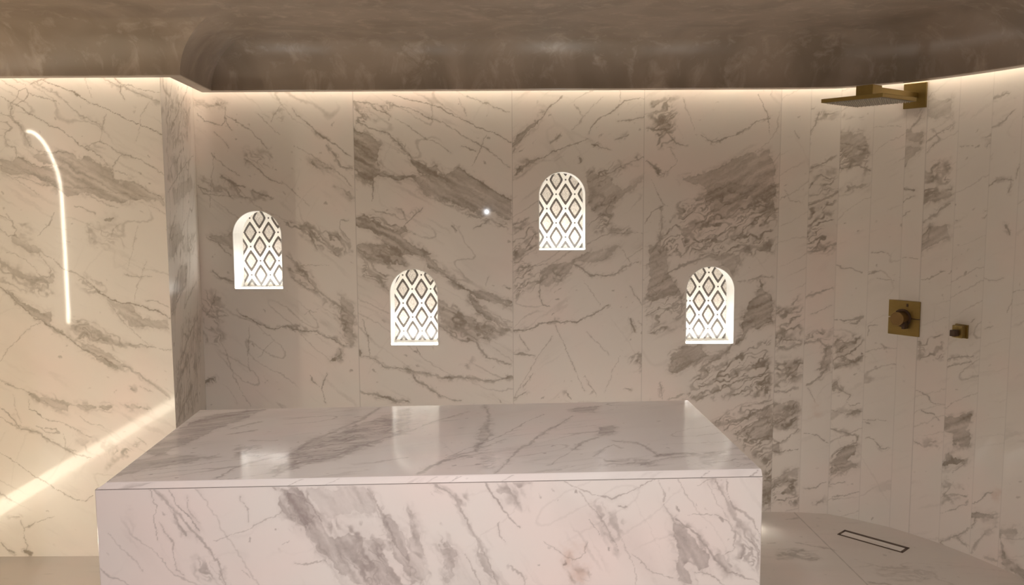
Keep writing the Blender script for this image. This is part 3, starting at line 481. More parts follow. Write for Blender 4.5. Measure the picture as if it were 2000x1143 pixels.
["right","L",0.5,0.0117,8,[[1.229,0.159],[1.246,0.102],[1.263,0.052]]],
["right","P",0.5,0,8,[[1.246,0.102],[1.276,0.058],[1.358,0.029],[1.36,-0.007],[1.3,0.005],[1.243,0.032]]],
["right","L",0.5,0.0048,6,[[0.903,0.158],[0.993,0.207],[1.052,0.249]]],
["right","L",0.4,0.0191,7,[[1.163,0.013],[1.223,0.024]]],
["floor","P",0.6,0,0,[[1.31,4.143],[1.359,4.158],[1.459,4.188],[1.381,4.126],[1.433,4.095],[1.499,4.086],[1.433,4.057],[1.376,4.111],[1.309,4.12]]],
["floor","L",0.5,0.0104,0,[[1.442,4.287],[1.533,4.236],[1.599,4.187]]],
["floor","L",0.6,0.0131,0,[[1.628,3.82],[1.664,3.806],[1.714,3.788]]],
["floor","L",0.5,0.0064,0,[[1.727,4.001],[1.778,3.979]]],
["floor","L",0.4,0.0056,0,[[1.877,3.927],[1.898,3.844]]],
["floor","L",0.5,0.0171,0,[[1.501,4.608],[1.57,4.627]]],
["floor","L",0.5,0.0154,0,[[1.297,4.272],[1.339,4.28]]],
["floor","N",0.5,0,0,[[1.317,4.206],[1.534,4.203],[1.498,4.064],[1.291,4.081]]],
["floor","N",0.4,0,0,[[1.714,4.016],[2.006,3.983],[1.926,3.817],[1.692,3.819]]],
["back","N",0.8,0,3,[[1.09,0.509],[1.237,0.595],[1.555,0.636],[1.573,-0.0],[1.401,0.001],[1.394,0.266],[1.133,0.487]]],
["back","L",0.65,0.0197,3,[[1.09,0.476],[1.291,0.54],[1.449,0.626]]],
["back","P",0.55,0,3,[[1.24,0.453],[1.398,0.54],[1.547,0.539],[1.55,0.419],[1.348,0.409]]],
["back","L",0.6,0.0155,3,[[1.406,0.222],[1.553,0.331]]],
["back","P",0.6,0,3,[[1.396,0.178],[1.459,0.222],[1.545,0.243],[1.558,0.133],[1.463,0.089],[1.4,0.045]]],
["back","L",0.75,0.0201,3,[[1.464,0.045],[1.528,0.078]]],
["ret","P",0.45,0,0,[[0.064,1.62],[0.226,1.642],[0.262,1.573],[0.11,1.487],[0.012,1.493]]],
["ret","L",0.6,0.0105,0,[[0.141,1.683],[0.032,1.556]]],
["ret","L",0.6,0.0081,0,[[0.474,1.32],[0.309,1.252],[0.228,1.206]]],
["ret","L",0.6,0.0096,0,[[0.471,1.132],[0.278,1.06],[0.166,0.968]]],
["ret","P",0.45,0,0,[[0.115,1.806],[0.46,1.88],[0.503,1.825],[0.147,1.727]]],
["ret","L",0.6,0.0085,0,[[0.486,2.355],[0.291,2.197],[0.14,2.105]]],
["ret","L",0.6,0.0059,0,[[0.531,1.995],[0.241,1.888],[0.048,1.792]]],
["ret","N",0.7,0,0,[[0.083,2.29],[0.526,2.29],[0.49,2.063],[0.057,1.984]]],
["ret","L",0.6,0.0147,0,[[0.226,0.922],[0.076,0.861],[0.016,0.794]]],
["ret","L",0.6,0.0129,0,[[0.356,0.802],[0.16,0.731],[0.012,0.667]]],
["ret","N",0.7,0,0,[[0.043,0.966],[0.449,0.89],[0.409,0.639],[0.004,0.671]]]]

C = bpy.context.scene.collection
YB, YL, XO, XI = G['YB'], G['YL'], G['XO'], G['XI']
XS = -2.90          # side wall on the left, outside the picture
YR = -1.6           # rear wall
ZW = 2.47           # wall height, up into the light recess
ZS = 2.318          # underside of the plaster soffit
PI = math.pi

# ------------------------------------------------------------------ helpers
def nd(nt, t, **kw):
    n = nt.nodes.new(t)
    for k, v in kw.items(): setattr(n, k, v)
    return n

def new_mat(name):
    m = bpy.data.materials.new(name); m.use_nodes = True
    nt = m.node_tree
    return m, nt, nt.nodes['Principled BSDF']

def mathn(nt, op, a, b=None, c=None):
    n = nd(nt, 'ShaderNodeMath', operation=op)
    for i, v in enumerate((a, b, c)):
        if v is None: continue
        if isinstance(v, (int, float)): n.inputs[i].default_value = v
        else: nt.links.new(v, n.inputs[i])
    return n.outputs[0]

def mixc(nt, fac, a, b):
    n = nd(nt, 'ShaderNodeMix', data_type='RGBA')
    for i, v in ((0, fac), (6, a), (7, b)):
        if isinstance(v, (int, float)): n.inputs[i].default_value = v
        elif isinstance(v, tuple): n.inputs[i].default_value = (*v, 1)
        else: nt.links.new(v, n.inputs[i])
    return n.outputs[2]

def link_obj(name, me, parent=None, mat=None):
    o = bpy.data.objects.new(name, me); C.objects.link(o)
    if parent: o.parent = parent
    if mat: me.materials.append(mat)
    return o

def tag(o, label=None, cat=None, group=None, kind=None):
    if label: o['label'] = label
    if cat: o['category'] = cat
    if group: o['group'] = group
    if kind: o['kind'] = kind
    return o

def empty(name, loc, rz=0):
    o = bpy.data.objects.new(name, None); C.objects.link(o)
    o.location = loc; o.rotation_euler = (0, 0, rz); o.empty_display_size = .1
    return o

def mesh_np(name, verts, faces, attrs=None, smooth=False):
    """big quad mesh straight from numpy arrays"""
    me = bpy.data.meshes.new(name)
    nv, nf = len(verts), len(faces)
    me.vertices.add(nv); me.vertices.foreach_set('co', np.asarray(verts, np.float32).ravel())
    me.loops.add(nf*4); me.loops.foreach_set('vertex_index', np.asarray(faces, np.int32).ravel())
    me.polygons.add(nf)
    me.polygons.foreach_set('loop_start', np.arange(nf, dtype=np.int32)*4)
    me.polygons.foreach_set('loop_total', np.full(nf, 4, np.int32))
    me.update(calc_edges=True)
    for k, v in (attrs or {}).items():
        a = me.attributes.new(k, 'FLOAT', 'POINT'); a.data.foreach_set('value', np.asarray(v, np.float32))
    return me

def poly_mesh(name, verts, faces):
    me = bpy.data.meshes.new(name); me.from_pydata([tuple(v) for v in verts], [], faces); me.update()
    return me

def box(x0, x1, y0, y1, z0, z1):
    v = [(x, y, z) for z in (z0, z1) for y in (y0, y1) for x in (x0, x1)]
    f = [(0, 2, 3, 1), (4, 5, 7, 6), (0, 1, 5, 4), (2, 6, 7, 3), (0, 4, 6, 2), (1, 3, 7, 5)]
    return v, f

def bevel(o, w, seg=2):
    b = o.modifiers.new('bevel', 'BEVEL'); b.width = w; b.segments = seg; b.limit_method = 'ANGLE'
    return o

def prism(outline, d0, d1, axis='y'):
    """outline in (a, b); extruded from d0 to d1. axis y: (a, d, b), axis z: (a, b, d)"""
    n = len(outline)
    P = (lambda a, b, d: (a, d, b)) if axis == 'y' else (lambda a, b, d: (a, b, d))
    v = [P(a, b, d0) for a, b in outline] + [P(a, b, d1) for a, b in outline]
    f = [tuple(range(n)), tuple(range(2*n-1, n-1, -1))]
    f += [(i, i+n, (i+1) % n + n, (i+1) % n) for i in range(n)]
    return v, f

# ------------------------------------------------------------------ marble veining
def hash_grad(ix, iy, seed):
    h = (ix.astype(np.int64)*374761393 + iy.astype(np.int64)*668265263 + seed*974711) & 0xffffffff
    h = ((h ^ (h >> 13))*1274126177) & 0xffffffff
    h = (h ^ (h >> 16)) & 0xffff
    a = h.astype(np.float32)*(2*PI/65536)
    return np.cos(a), np.sin(a)

def perlin(x, y, seed=0):
    ix = np.floor(x); iy = np.floor(y); fx = x-ix; fy = y-iy
    ix = ix.astype(np.int64); iy = iy.astype(np.int64)
    u = fx*fx*fx*(fx*(fx*6-15)+10); v = fy*fy*fy*(fy*(fy*6-15)+10)
    r = []
    for dy in (0, 1):
        for dx in (0, 1):
            gx, gy = hash_grad(ix+dx, iy+dy, seed)
            r.append(gx*(fx-dx)+gy*(fy-dy))
    a = r[0]+(r[1]-r[0])*u; b = r[2]+(r[3]-r[2])*u
    return ((a+(b-a)*v)*1.5).astype(np.float32)

def fbm(x, y, seed=0, o=3):
    s = 0; a = 1; t = 0
    for i in range(o):
        s = s+a*perlin(x*2**i+i*17.3, y*2**i-i*9.1, seed+i); t += a; a *= .5
    return s/t

def sst(a, b, x):
    t = np.clip((x-a)/(b-a), 0, 1)
    return t*t*(3-2*t)

def seg_dist(px, py, pts):
    d = None; tt = None; n = len(pts)-1
    for i in range(n):
        ax, ay = pts[i]; bx, by = pts[i+1]
        vx, vy = bx-ax, by-ay; L = vx*vx+vy*vy+1e-12
        t = np.clip(((px-ax)*vx+(py-ay)*vy)/L, 0, 1)
        q = np.hypot(px-ax-t*vx, py-ay-t*vy)
        if d is None: d = q; tt = (i+t)/n
        else:
            m = q < d; d = np.where(m, q, d); tt = np.where(m, (i+t)/n, tt)
    return d, tt

def poly_sd(px, py, pts):
    """signed distance, positive inside"""
    d, _ = seg_dist(px, py, pts+[pts[0]])
    ins = np.zeros(px.shape, bool); n = len(pts)
    for i in range(n):
        ax, ay = pts[i]; bx, by = pts[(i+1) % n]
        if ay == by: continue
        c = ((ay > py) != (by > py)) & (px < (bx-ax)*(py-ay)/(by-ay)+ax)
        ins ^= c
    return np.where(ins, d, -d)

def bake(U, V, strokes, seed, theta, amb=.35, fine=1.):
    """vein density and rust on the points (U, V); theta is the bedding direction"""
    U = U.astype(np.float32); V = V.astype(np.float32)
    wx = .008*perlin(U*7, V*7, seed)+.0055*perlin(U*24, V*24, seed+1)+.0042*perlin(U*62, V*62, seed+2)+.002*perlin(U*130, V*130, seed+6)
    wy = .008*perlin(U*7+40, V*7, seed+3)+.0055*perlin(U*24+40, V*24, seed+4)+.0042*perlin(U*62+40, V*62, seed+5)+.002*perlin(U*130, V*130, seed+7)
    c, s = math.cos(theta), math.sin(theta)
    X = U+wx; Y = V+wy
    a = X*c+Y*s; b = -X*s+Y*c
    clear = np.ones_like(X)
    rust = np.zeros_like(X)
    # background: rare hairline cracks and specks
    bw = .05*perlin(a*3, b*3, seed+8)
    m = sst(.0, .35, perlin(a*1.6, b*2.6, seed+9))
    l1 = 1-sst(.0, .04, np.abs(perlin(a*1.3+bw*9, b*7.5, seed+10)))
    l2 = 1-sst(.0, .05, np.abs(perlin(b*2.2+bw*9, a*6.5, seed+11)))
    m2 = sst(.2, .5, perlin(a*2.3, b*2.3, seed+12))
    clear *= 1-amb*m*l1*.8
    clear *= 1-amb*m2*l2*.22
    sp = sst(.66, .80, perlin(a*26, b*44, seed+13))*sst(.0, .3, perlin(a*4, b*4, seed+14))
    clear *= 1-amb*1.1*sp*fine
    fs = sst(.12, .5, fbm(a*4+bw*6, b*34, seed+16, 3))*sst(-.05, .4, fbm(a*1.9, b*4., seed+18, 2))
    clear *= 1-amb*.42*fs
    haze = sst(.05, .7, fbm(a*1.8, b*4.5, seed+15))
    clear *= 1-amb*.22*haze
    streak = fbm(a*4.5, b*38, seed+20, 3)
    blot = fbm(X*17, Y*17, seed+24, 4)+.25*fbm(a*16, b*60, seed+27, 2)
    lx = a*5.+.5*fbm(U*13, V*13, seed+30, 3); ly = b*21+.85*fbm(U*12, V*12, seed+31, 3)
    net1 = 1-sst(.04, .22, np.abs(perlin(lx, ly, seed+32)))
    net1 *= .55+.45*sst(-.3, .25, perlin(X*15, Y*15, seed+36))
    net2 = (1-sst(.04, .22, np.abs(perlin(lx*2.3+5, ly*1.9, seed+33))))*sst(-.2, .3, perlin(X*9+7, Y*9, seed+37))
    nblob = sst(.12, .5, fbm(a*7, b*16, seed+34))
    wid = np.clip(1+.7*perlin(X*19, Y*19, seed+40)+.4*perlin(X*50, Y*50, seed+42), .5, 2.0)
    brk = perlin(X*11, Y*11, seed+41)
    for kind, dark, w, pts in strokes:
        xs = [p[0] for p in pts]; ys = [p[1] for p in pts]; pad = .06+w*2.5
        mk = (U > min(xs)-pad) & (U < max(xs)+pad) & (V > min(ys)-pad) & (V < max(ys)+pad)
        if not mk.any(): continue
        ii = np.nonzero(mk)
        x = X[ii]; y = Y[ii]
        if kind == 'L':
            d, t = seg_dist(x, y, pts)
            hw = max(w*.5, .0021)*wid[ii]*(.55+.45*np.sin(PI*np.clip(t*.86+.07, 0, 1)))
            core = 1-sst(.45, 1.35, d/np.maximum(hw, .0012))
            core *= .82+.18*sst(-.45, .1, brk[ii])
            if w > .012: core *= .72+.45*np.clip(streak[ii]*1.6+.25, -.4, .8)
            val = dark*core
            if w > .007:      # torn, branching margins along the stronger veins
                reach = hw*1.0+.010+.012*sst(-.1, .5, brk[ii])
                val = np.maximum(val, dark*.62*np.maximum(net1[ii], net2[ii])*(1-sst(.35, 1.15, d/reach)))
            val = np.maximum(val, dark*.2*np.exp(-(d/(2.2*hw+.004))**2)*sst(-.3, .4, brk[ii]))
        elif kind == 'P':
            sd0 = poly_sd(x, y, pts)
            sd = sd0+.017*blot[ii]+.006*streak[ii]-.001
            msk = sst(-.002, .0035, sd)
            rim = np.exp(-(np.clip(sd, 0, 1)/.006)**2)
            hole = sst(.30, .5, -blot[ii])*(1-sst(.012, .04, sd0))
            val = dark*msk*np.clip(.74+.75*streak[ii]+.2*rim+.18*net2[ii], .3, 1.3)*(1-.7*hole)
            val = np.maximum(val, (.14+.5*net1[ii]+.3*net2[ii])*dark*np.exp(-(np.clip(-sd, 0, 1)/.018)**2)*(1-msk))
        elif kind == 'N':
            sd = poly_sd(x, y, pts)+.03*blot[ii]
            msk = sst(-.012, .025, sd)
            val = dark*msk*np.clip(np.maximum(net1[ii]*.78, np.maximum(net2[ii]*.6, nblob[ii]*.55))+.06, 0, 1)
        else:
            sd = poly_sd(x, y, pts)+.03*blot[ii]
            rust[ii] = np.maximum(rust[ii], dark*sst(-.03, .04, sd)*(.6+.5*np.clip(blot[ii]*2, -.6, .8)))
            continue
        clear[ii] *= 1-np.clip(val*1.24, 0, .97)
    return 1-clear, rust

def lines(a, b, fine, coarse, vis=None, keys=()):
    """grid line positions, fine inside vis, coarse outside, exactly through keys"""
    v0, v1 = vis or (a, b)
    g = [a, b, *keys]; g += list(np.arange(max(a, v0), min(b, v1), fine))
    if v0 > a: g += list(np.arange(a, v0, coarse))
    if v1 < b: g += list(np.arange(v1, b, coarse))
    g = sorted(g); kk = set([a, b, *keys]); out = []
    for x in g:
        if x in kk:
            if out and out[-1] not in kk and x-out[-1] < fine*.45: out.pop()
            if not out or out[-1] != x: out.append(x)
        elif not out or x-out[-1] > fine*.55: out.append(x)
    return np.array(out)

def grid_faces(nu, nv, base=0, flip=False):
    i = np.arange(nu-1)[:, None]; j = np.arange(nv-1)[None, :]
    a = (i*nv+j).ravel()+base
    f = np.stack([a, a+nv, a+nv+1, a+1], 1)
    return f[:, ::-1] if flip else f

def strokes_for(surf, panel=None):
    return [(k, d, w, [tuple(p) for p in pts]) for s, k, d, w, cl, pts in VEINS if s == surf and (panel is None or cl == panel)]

class Surf:
    """collects gridded marble faces of one wall into one mesh"""
    def __init__(self): self.v = []; self.f = []; self.a = []; self.r = []; self.j = []; self.n = 0
    def add(self, us, vs, P, strokes, seed, theta, amb=.35, flip=False, joints=(), hjoints=(), fine=1., coarse_bake=False, hole=None):
        U, V = np.meshgrid(us, vs, indexing='ij')
        ve, ru = bake(U, V, strokes, seed, theta, amb, fine)
        jt = np.zeros_like(U)
        for x, k in joints: jt = np.maximum(jt, k*(1-sst(.0006, .0032, np.abs(U-x))))
        for z, k in hjoints: jt = np.maximum(jt, k*(1-sst(.0006, .003, np.abs(V-z))))
        f = grid_faces(len(us), len(vs), 0, flip)
        if hole is not None: U, V, f = hole(U, V, f)
        self.v.append(P(U.ravel(), V.ravel())); self.f.append(f+self.n)
        self.a.append(ve.ravel()); self.r.append(ru.ravel()); self.j.append(jt.ravel())
        self.n += U.size
    def plain(self, verts, faces):
        k = len(verts)
        self.v.append(np.array(verts, float)); self.f.append(np.array(faces)+self.n)
        for l in (self.a, self.r, self.j): l.append(np.zeros(k))
        self.n += k
    def build(self, name, mat, parent=None):
        me = mesh_np(name, np.concatenate(self.v), np.concatenate(self.f),
                     {'vein': np.concatenate(self.a), 'rust': np.concatenate(self.r), 'joint': np.concatenate(self.j)})
        return link_obj(name, me, parent, mat)

# ------------------------------------------------------------------ materials
def marble_mat(name, base, vein, rough=.16, coat=.5, spec=.5, attr=True):
    m, nt, b = new_mat(name)
    L = nt.links
    geo = nd(nt, 'ShaderNodeNewGeometry')
    if attr:
        va = nd(nt, 'ShaderNodeAttribute', attribute_name='vein').outputs['Fac']
        ru = nd(nt, 'ShaderNodeAttribute', attribute_name='rust').outputs['Fac']
        jo = nd(nt, 'ShaderNodeAttribute', attribute_name='joint').outputs['Fac']
    else:
        w = nd(nt, 'ShaderNodeTexNoise'); w.inputs['Scale'].default_value = 2.2; w.inputs['Detail'].default_value = 6
        w.inputs['Distortion'].default_value = .9
        L.new(geo.outputs['Position'], w.inputs['Vector'])
        r = mathn(nt, 'ABSOLUTE', mathn(nt, 'SUBTRACT', w.outputs['Fac'], .5))
        mr = nd(nt, 'ShaderNodeMapRange'); mr.inputs['From Min'].default_value = 0; mr.inputs['From Max'].default_value = .03
        mr.inputs['To Min'].default_value = .55; mr.inputs['To Max'].default_value = 0
        L.new(r, mr.inputs['Value']); va = mr.outputs[0]
    # soft clouding of the stone itself
    n1 = nd(nt, 'ShaderNodeTexNoise'); n1.inputs['Scale'].default_value = 1.7; n1.inputs['Detail'].default_value = 3
    L.new(geo.outputs['Position'], n1.inputs['Vector'])
    n2 = nd(nt, 'ShaderNodeTexNoise'); n2.inputs['Scale'].default_value = 2.3; n2.inputs['Detail'].default_value = 2
    mp = nd(nt, 'ShaderNodeMapping'); mp.inputs['Location'].default_value = (5, 3, 9)
    L.new(geo.outputs['Position'], mp.inputs['Vector']); L.new(mp.outputs[0], n2.inputs['Vector'])
    dk = tuple(c*.93 for c in base); pk = (base[0]*1.03, base[1]*.95, base[2]*.95)
    c0 = mixc(nt, n1.outputs['Fac'], base, dk)
    st = mathn(nt, 'MULTIPLY', mathn(nt, 'SUBTRACT', n2.outputs['Fac'], .45), 3.); st.node.use_clamp = True
    c1 = mixc(nt, st, c0, pk)
    # veins with their own fine grain
    g = nd(nt, 'ShaderNodeTexNoise'); g.inputs['Scale'].default_value = 55; g.inputs['Detail'].default_value = 3
    L.new(geo.outputs['Position'], g.inputs['Vector'])
    gf = mathn(nt, 'ADD', mathn(nt, 'MULTIPLY', g.outputs['Fac'], .5), .75)
    vf = mathn(nt, 'MULTIPLY', va, gf); vf.node.use_clamp = True
    c2 = mixc(nt, vf, c1, vein)
    if attr:
        c2 = mixc(nt, mathn(nt, 'MULTIPLY', ru, .8), c2, (base[0]*.72, base[1]*.50, base[2]*.40))
        c2 = mixc(nt, jo, c2, (.16, .13, .10))
    L.new(c2, b.inputs['Base Color'])
    b.inputs['Roughness'].default_value = rough
    b.inputs['Specular IOR Level'].default_value = spec
    b.inputs['Coat Weight'].default_value = coat
    b.inputs['Coat Roughness'].default_value = .045
    return m

WALLBASE = (.80, .748, .68)
M_wall = marble_mat('polished wall marble', WALLBASE, (.32, .27, .215), rough=.3, coat=.35, spec=.3)
M_strips = marble_mat('honed wall marble', (.84, .79, .72), (.33, .28, .225), rough=.42, coat=.05, spec=.25)
M_slab = marble_mat('polished slab marble', (.82, .775, .755), (.36, .31, .30), rough=.105, coat=0, spec=.38)
M_floor = marble_mat('honed floor marble', (.68, .63, .575), (.32, .275, .235), rough=.28, coat=.3, spec=.4)
M_tile = marble_mat('floor tile marble', (.74, .70, .65), (.55, .50, .45), rough=.28, coat=.3, spec=.4, attr=False)
M_marble = marble_mat('plain marble', WALLBASE, (.42, .36, .30), rough=.3, coat=.3, spec=.3, attr=False)

def plaster_mat():
    m, nt, b = new_mat('burnished plaster'); L = nt.links
    geo = nd(nt, 'ShaderNodeNewGeometry')
    mp = nd(nt, 'ShaderNodeMapping'); mp.inputs['Scale'].default_value = (1, 1, .42)
    L.new(geo.outputs['Position'], mp.inputs['Vector'])
    n1 = nd(nt, 'ShaderNodeTexNoise'); n1.inputs['Scale'].default_value = 2.4; n1.inputs['Detail'].default_value = 5; n1.inputs['Distortion'].default_value = 1.2
    n2 = nd(nt, 'ShaderNodeTexNoise'); n2.inputs['Scale'].default_value = 11; n2.inputs['Detail'].default_value = 6; n2.inputs['Roughness'].default_value = .65; n2.inputs['Distortion'].default_value = .6
    for n in (n1, n2): L.new(mp.outputs[0], n.inputs['Vector'])
    f1 = nd(nt, 'ShaderNodeMapRange'); f1.inputs['From Min'].default_value = .4; f1.inputs['From Max'].default_value = .62
    L.new(n1.outputs['Fac'], f1.inputs['Value'])
    f2 = nd(nt, 'ShaderNodeMapRange'); f2.inputs['From Min'].default_value = .52; f2.inputs['From Max'].default_value = .70
    L.new(n2.outputs['Fac'], f2.inputs['Value'])
    c = mixc(nt, f1.outputs[0], (.255, .205, .157), (.335, .272, .215))
    c = mixc(nt, mathn(nt, 'MULTIPLY', f2.outputs[0], .75), c, (.46, .385, .315))
    L.new(c, b.inputs['Base Color'])
    b.inputs['Roughness'].default_value = .36; b.inputs['Specular IOR Level'].default_value = .35
    bp = nd(nt, 'ShaderNodeBump'); bp.inputs['Strength'].default_value = .12; bp.inputs['Distance'].default_value = .02
    L.new(n1.outputs['Fac'], bp.inputs['Height']); L.new(bp.outputs[0], b.inputs['Normal'])
    return m
M_plaster = plaster_mat()

def brass_mat():
    m, nt, b = new_mat('brushed brass'); L = nt.links
    tc = nd(nt, 'ShaderNodeTexCoord'); mp = nd(nt, 'ShaderNodeMapping'); mp.inputs['Scale'].default_value = (60, 60, 900)
    n = nd(nt, 'ShaderNodeTexNoise'); n.inputs['Scale'].default_value = 1; n.inputs['Detail'].default_value = 2
    L.new(tc.outputs['Object'], mp.inputs['Vector']); L.new(mp.outputs[0], n.inputs['Vector'])
    L.new(mixc(nt, n.outputs['Fac'], (.25, .18, .06), (.35, .255, .10)), b.inputs['Base Color'])
    b.inputs['Metallic'].default_value = 1
    L.new(mathn(nt, 'ADD', mathn(nt, 'MULTIPLY', n.outputs['Fac'], .14), .3), b.inputs['Roughness'])
    return m
M_brass = brass_mat()

def simple(name, col, rough=.5, metal=0, noise=.06):
    m, nt, b = new_mat(name)
    tc = nd(nt, 'ShaderNodeTexCoord'); n = nd(nt, 'ShaderNodeTexNoise'); n.inputs['Scale'].default_value = 40
    nt.links.new(tc.outputs['Object'], n.inputs['Vector'])
    nt.links.new(mixc(nt, n.outputs['Fac'], tuple(c*(1-noise) for c in col), tuple(min(1, c*(1+noise)) for c in col)), b.inputs['Base Color'])
    b.inputs['Roughness'].default_value = rough; b.inputs['Metallic'].default_value = metal
    return m
M_dark = simple('dark brown metal', (.10, .065, .045), .4, .6)
M_knob = simple('darker aged brass', (.27, .175, .075), .38, .9)
M_nozzle = simple('grey nozzle face', (.30, .26, .20), .45, .3)
M_rubber = simple('pale rubber nozzle', (.52, .48, .40), .6)
M_lining = simple('white niche lining', (.86, .84, .79), .35)
M_slot = simple('deep joint shadow gap', (.25, .2, .17), .8)

def emit(name, col, strength):
    m, nt, b = new_mat(name)
    b.inputs['Base Color'].default_value = (.9, .9, .9, 1)
    b.inputs['Emission Color'].default_value = (*col, 1); b.inputs['Emission Strength'].default_value = strength
    return m
M_cove = emit('warm cove light', (1, .88, .72), 12)
M_line = emit('warm line light', (1, .88, .70), 44)
M_floorline = emit('warm floor line light', (1, .88, .68), 12)
M_niche = emit('niche light', (1, .975, .93), 21)
M_under = emit('slab base light', (1, .93, .84), 7)

def mosaic_mat():
    """pale mosaic with dark ogee lozenges; object space: x across, z up, origin on a lozenge centre"""
    m, nt, b = new_mat('lozenge mosaic'); L = nt.links
    tc = nd(nt, 'ShaderNodeTexCoord'); sp = nd(nt, 'ShaderNodeSeparateXYZ'); L.new(tc.outputs['Object'], sp.inputs[0])
    T = .0042
    def cell(v): return mathn(nt, 'MULTIPLY', mathn(nt, 'ADD', mathn(nt, 'FLOOR', mathn(nt, 'DIVIDE', v, T)), .5), T)
    # half snapped to the small stones so the outlines look laid, not printed
    def half(v): return mathn(nt, 'ADD', mathn(nt, 'MULTIPLY', v, .55), mathn(nt, 'MULTIPLY', cell(v), .45))
    x = half(sp.outputs['X']); z = half(sp.outputs['Z'])
    PX, PZ = .1045, .160
    def fold(v, p, off):
        return mathn(nt, 'ABSOLUTE', mathn(nt, 'SUBTRACT', mathn(nt, 'FRACT', mathn(nt, 'ADD', mathn(nt, 'DIVIDE', v, p), .5+off)), .5))
    dark = None; inside = None
    for off in (0, .5):
        fx = mathn(nt, 'DIVIDE', fold(x, PX, off), .365); fz = mathn(nt, 'DIVIDE', fold(z, PZ, off), .385)
        n = mathn(nt, 'POWER', mathn(nt, 'ADD', mathn(nt, 'POWER', fx, 1.12), mathn(nt, 'POWER', fz, 1.12)), 1/1.12)
        band = mathn(nt, 'MULTIPLY', mathn(nt, 'GREATER_THAN', n, .67), mathn(nt, 'LESS_THAN', n, .985))
        ins = mathn(nt, 'LESS_THAN', n, .67)
        # dot crosses between lozenges of a row
        gx = fold(x, PX, off+.5); gz = fold(z, PZ, off)
        dd = mathn(nt, 'ADD', mathn(nt, 'MULTIPLY', gx, PX), mathn(nt, 'MULTIPLY', gz, PZ))
        dot = mathn(nt, 'LESS_THAN', dd, .0062)
        k = mathn(nt, 'MAXIMUM', band, dot)
        dark = k if dark is None else mathn(nt, 'MAXIMUM', dark, k)
        inside = ins if inside is None else mathn(nt, 'MAXIMUM', inside, ins)
    wn = nd(nt, 'ShaderNodeTexWhiteNoise', noise_dimensions='3D')
    cb = nd(nt, 'ShaderNodeCombineXYZ'); L.new(cell(sp.outputs['X']), cb.inputs[0]); L.new(cell(sp.outputs['Z']), cb.inputs[2])
    L.new(cb.outputs[0], wn.inputs['Vector'])
    field = mixc(nt, wn.outputs['Value'], (.80, .76, .69), (.90, .86, .79))
    core = mixc(nt, wn.outputs['Value'], (.42, .37, .32), (.70, .64, .57))
    dk = mixc(nt, wn.outputs['Value'], (.02, .013, .009), (.05, .034, .024))
    c = mixc(nt, inside, field, core); c = mixc(nt, dark, c, dk)
    # grout
    gl = None
    for v in (sp.outputs['X'], sp.outputs['Z']):
        fr = mathn(nt, 'ABSOLUTE', mathn(nt, 'SUBTRACT', mathn(nt, 'FRACT', mathn(nt, 'DIVIDE', v, T)), .5))
        q = mathn(nt, 'GREATER_THAN', fr, .43); gl = q if gl is None else mathn(nt, 'MAXIMUM', gl, q)
    c = mixc(nt, mathn(nt, 'MULTIPLY', gl, .35), c, (.62, .56, .48))
    L.new(c, b.inputs['Base Color'])
    b.inputs['Roughness'].default_value = .3; b.inputs['Specular IOR Level'].default_value = .5
    b.inputs['Coat Weight'].default_value = .35; b.inputs['Coat Roughness'].default_value = .3
    return m
M_mosaic = mosaic_mat()

# ------------------------------------------------------------------ niches
NICHES = [  # centre x, sill z, width, top z, mosaic lozenge centre (x, z), label
    (-1.3795, 1.274, .2625, 1.6966, (-1.4677, 1.5748), 'lit arched wall niche with dark lozenge mosaic, nearest the left corner'),
    (-.5359, .9585, .2587, 1.3759, (-.6165, 1.2502), 'lit arched wall niche low over the slab, second from the left'),
    (.2737, 1.4777, .2502, 1.8965, (.1974, 1.7788), 'highest lit arched wall niche, nearest the ceiling'),
    (1.0827, .9585, .2616, 1.3815, (1.0594, 1.1753), 'lit arched wall niche low on the right, nearest the shower'),
]
def arch(w, h, n=40):
    """outline of an arch, origin at the middle of the sill"""
    r = w/2; z = h-r
    p = [(-r, 0), (r, 0)]
    p += [(r*math.cos(PI*i/n), z+r*math.sin(PI*i/n)) for i in range(n+1)]
    return p

ND = .17
for k, (nx, nz, nw, nt_, loz, lab) in enumerate(NICHES):
    h = nt_-nz
    root = tag(empty('wall_niche', (nx, YB, nz)), lab, 'niche', 'lit niches in the back wall')
    inner = arch(nw-.002, h-.001); outer = arch(nw+.024, h+.024)
    outer = [(x, z-.012) for x, z in outer]; rim = arch(nw+.006, h+.006); rim = [(x, z-.003) for x, z in rim]
    n = len(inner); D0, D1 = -.0015, ND
    v = [(x, D0, z) for x, z in inner]+[(x, D0, z) for x, z in rim]+[(x, .004, z) for x, z in rim] \
        + [(x, .004, z) for x, z in outer]+[(x, D1, z) for x, z in outer]+[(x, D1, z) for x, z in inner]
    f = []
    for r in range(6):
        a0 = r*n; b0 = ((r+1) % 6)*n
        f += [(a0+i, a0+(i+1) % n, b0+(i+1) % n, b0+i) for i in range(n)]
    link_obj('niche_lining', poly_mesh('niche_lining', v, f), root, M_lining)
    px, pz = loz[0]-nx, loz[1]-nz
    ov, of = prism([(x-px, z-.012-pz) for x, z in arch(nw+.024, h+.024)], 0, .012)
    mp_ = link_obj('mosaic_panel', poly_mesh('mosaic_panel', ov, of), root, M_mosaic)
    mp_.location = (px, ND+.0005, pz)
    bv, bf = box(-nw/2+.006, nw/2-.006, .008, .050, .0015, .0045)
    link_obj('light_strip', poly_mesh('light_strip', bv, bf), root, M_niche)

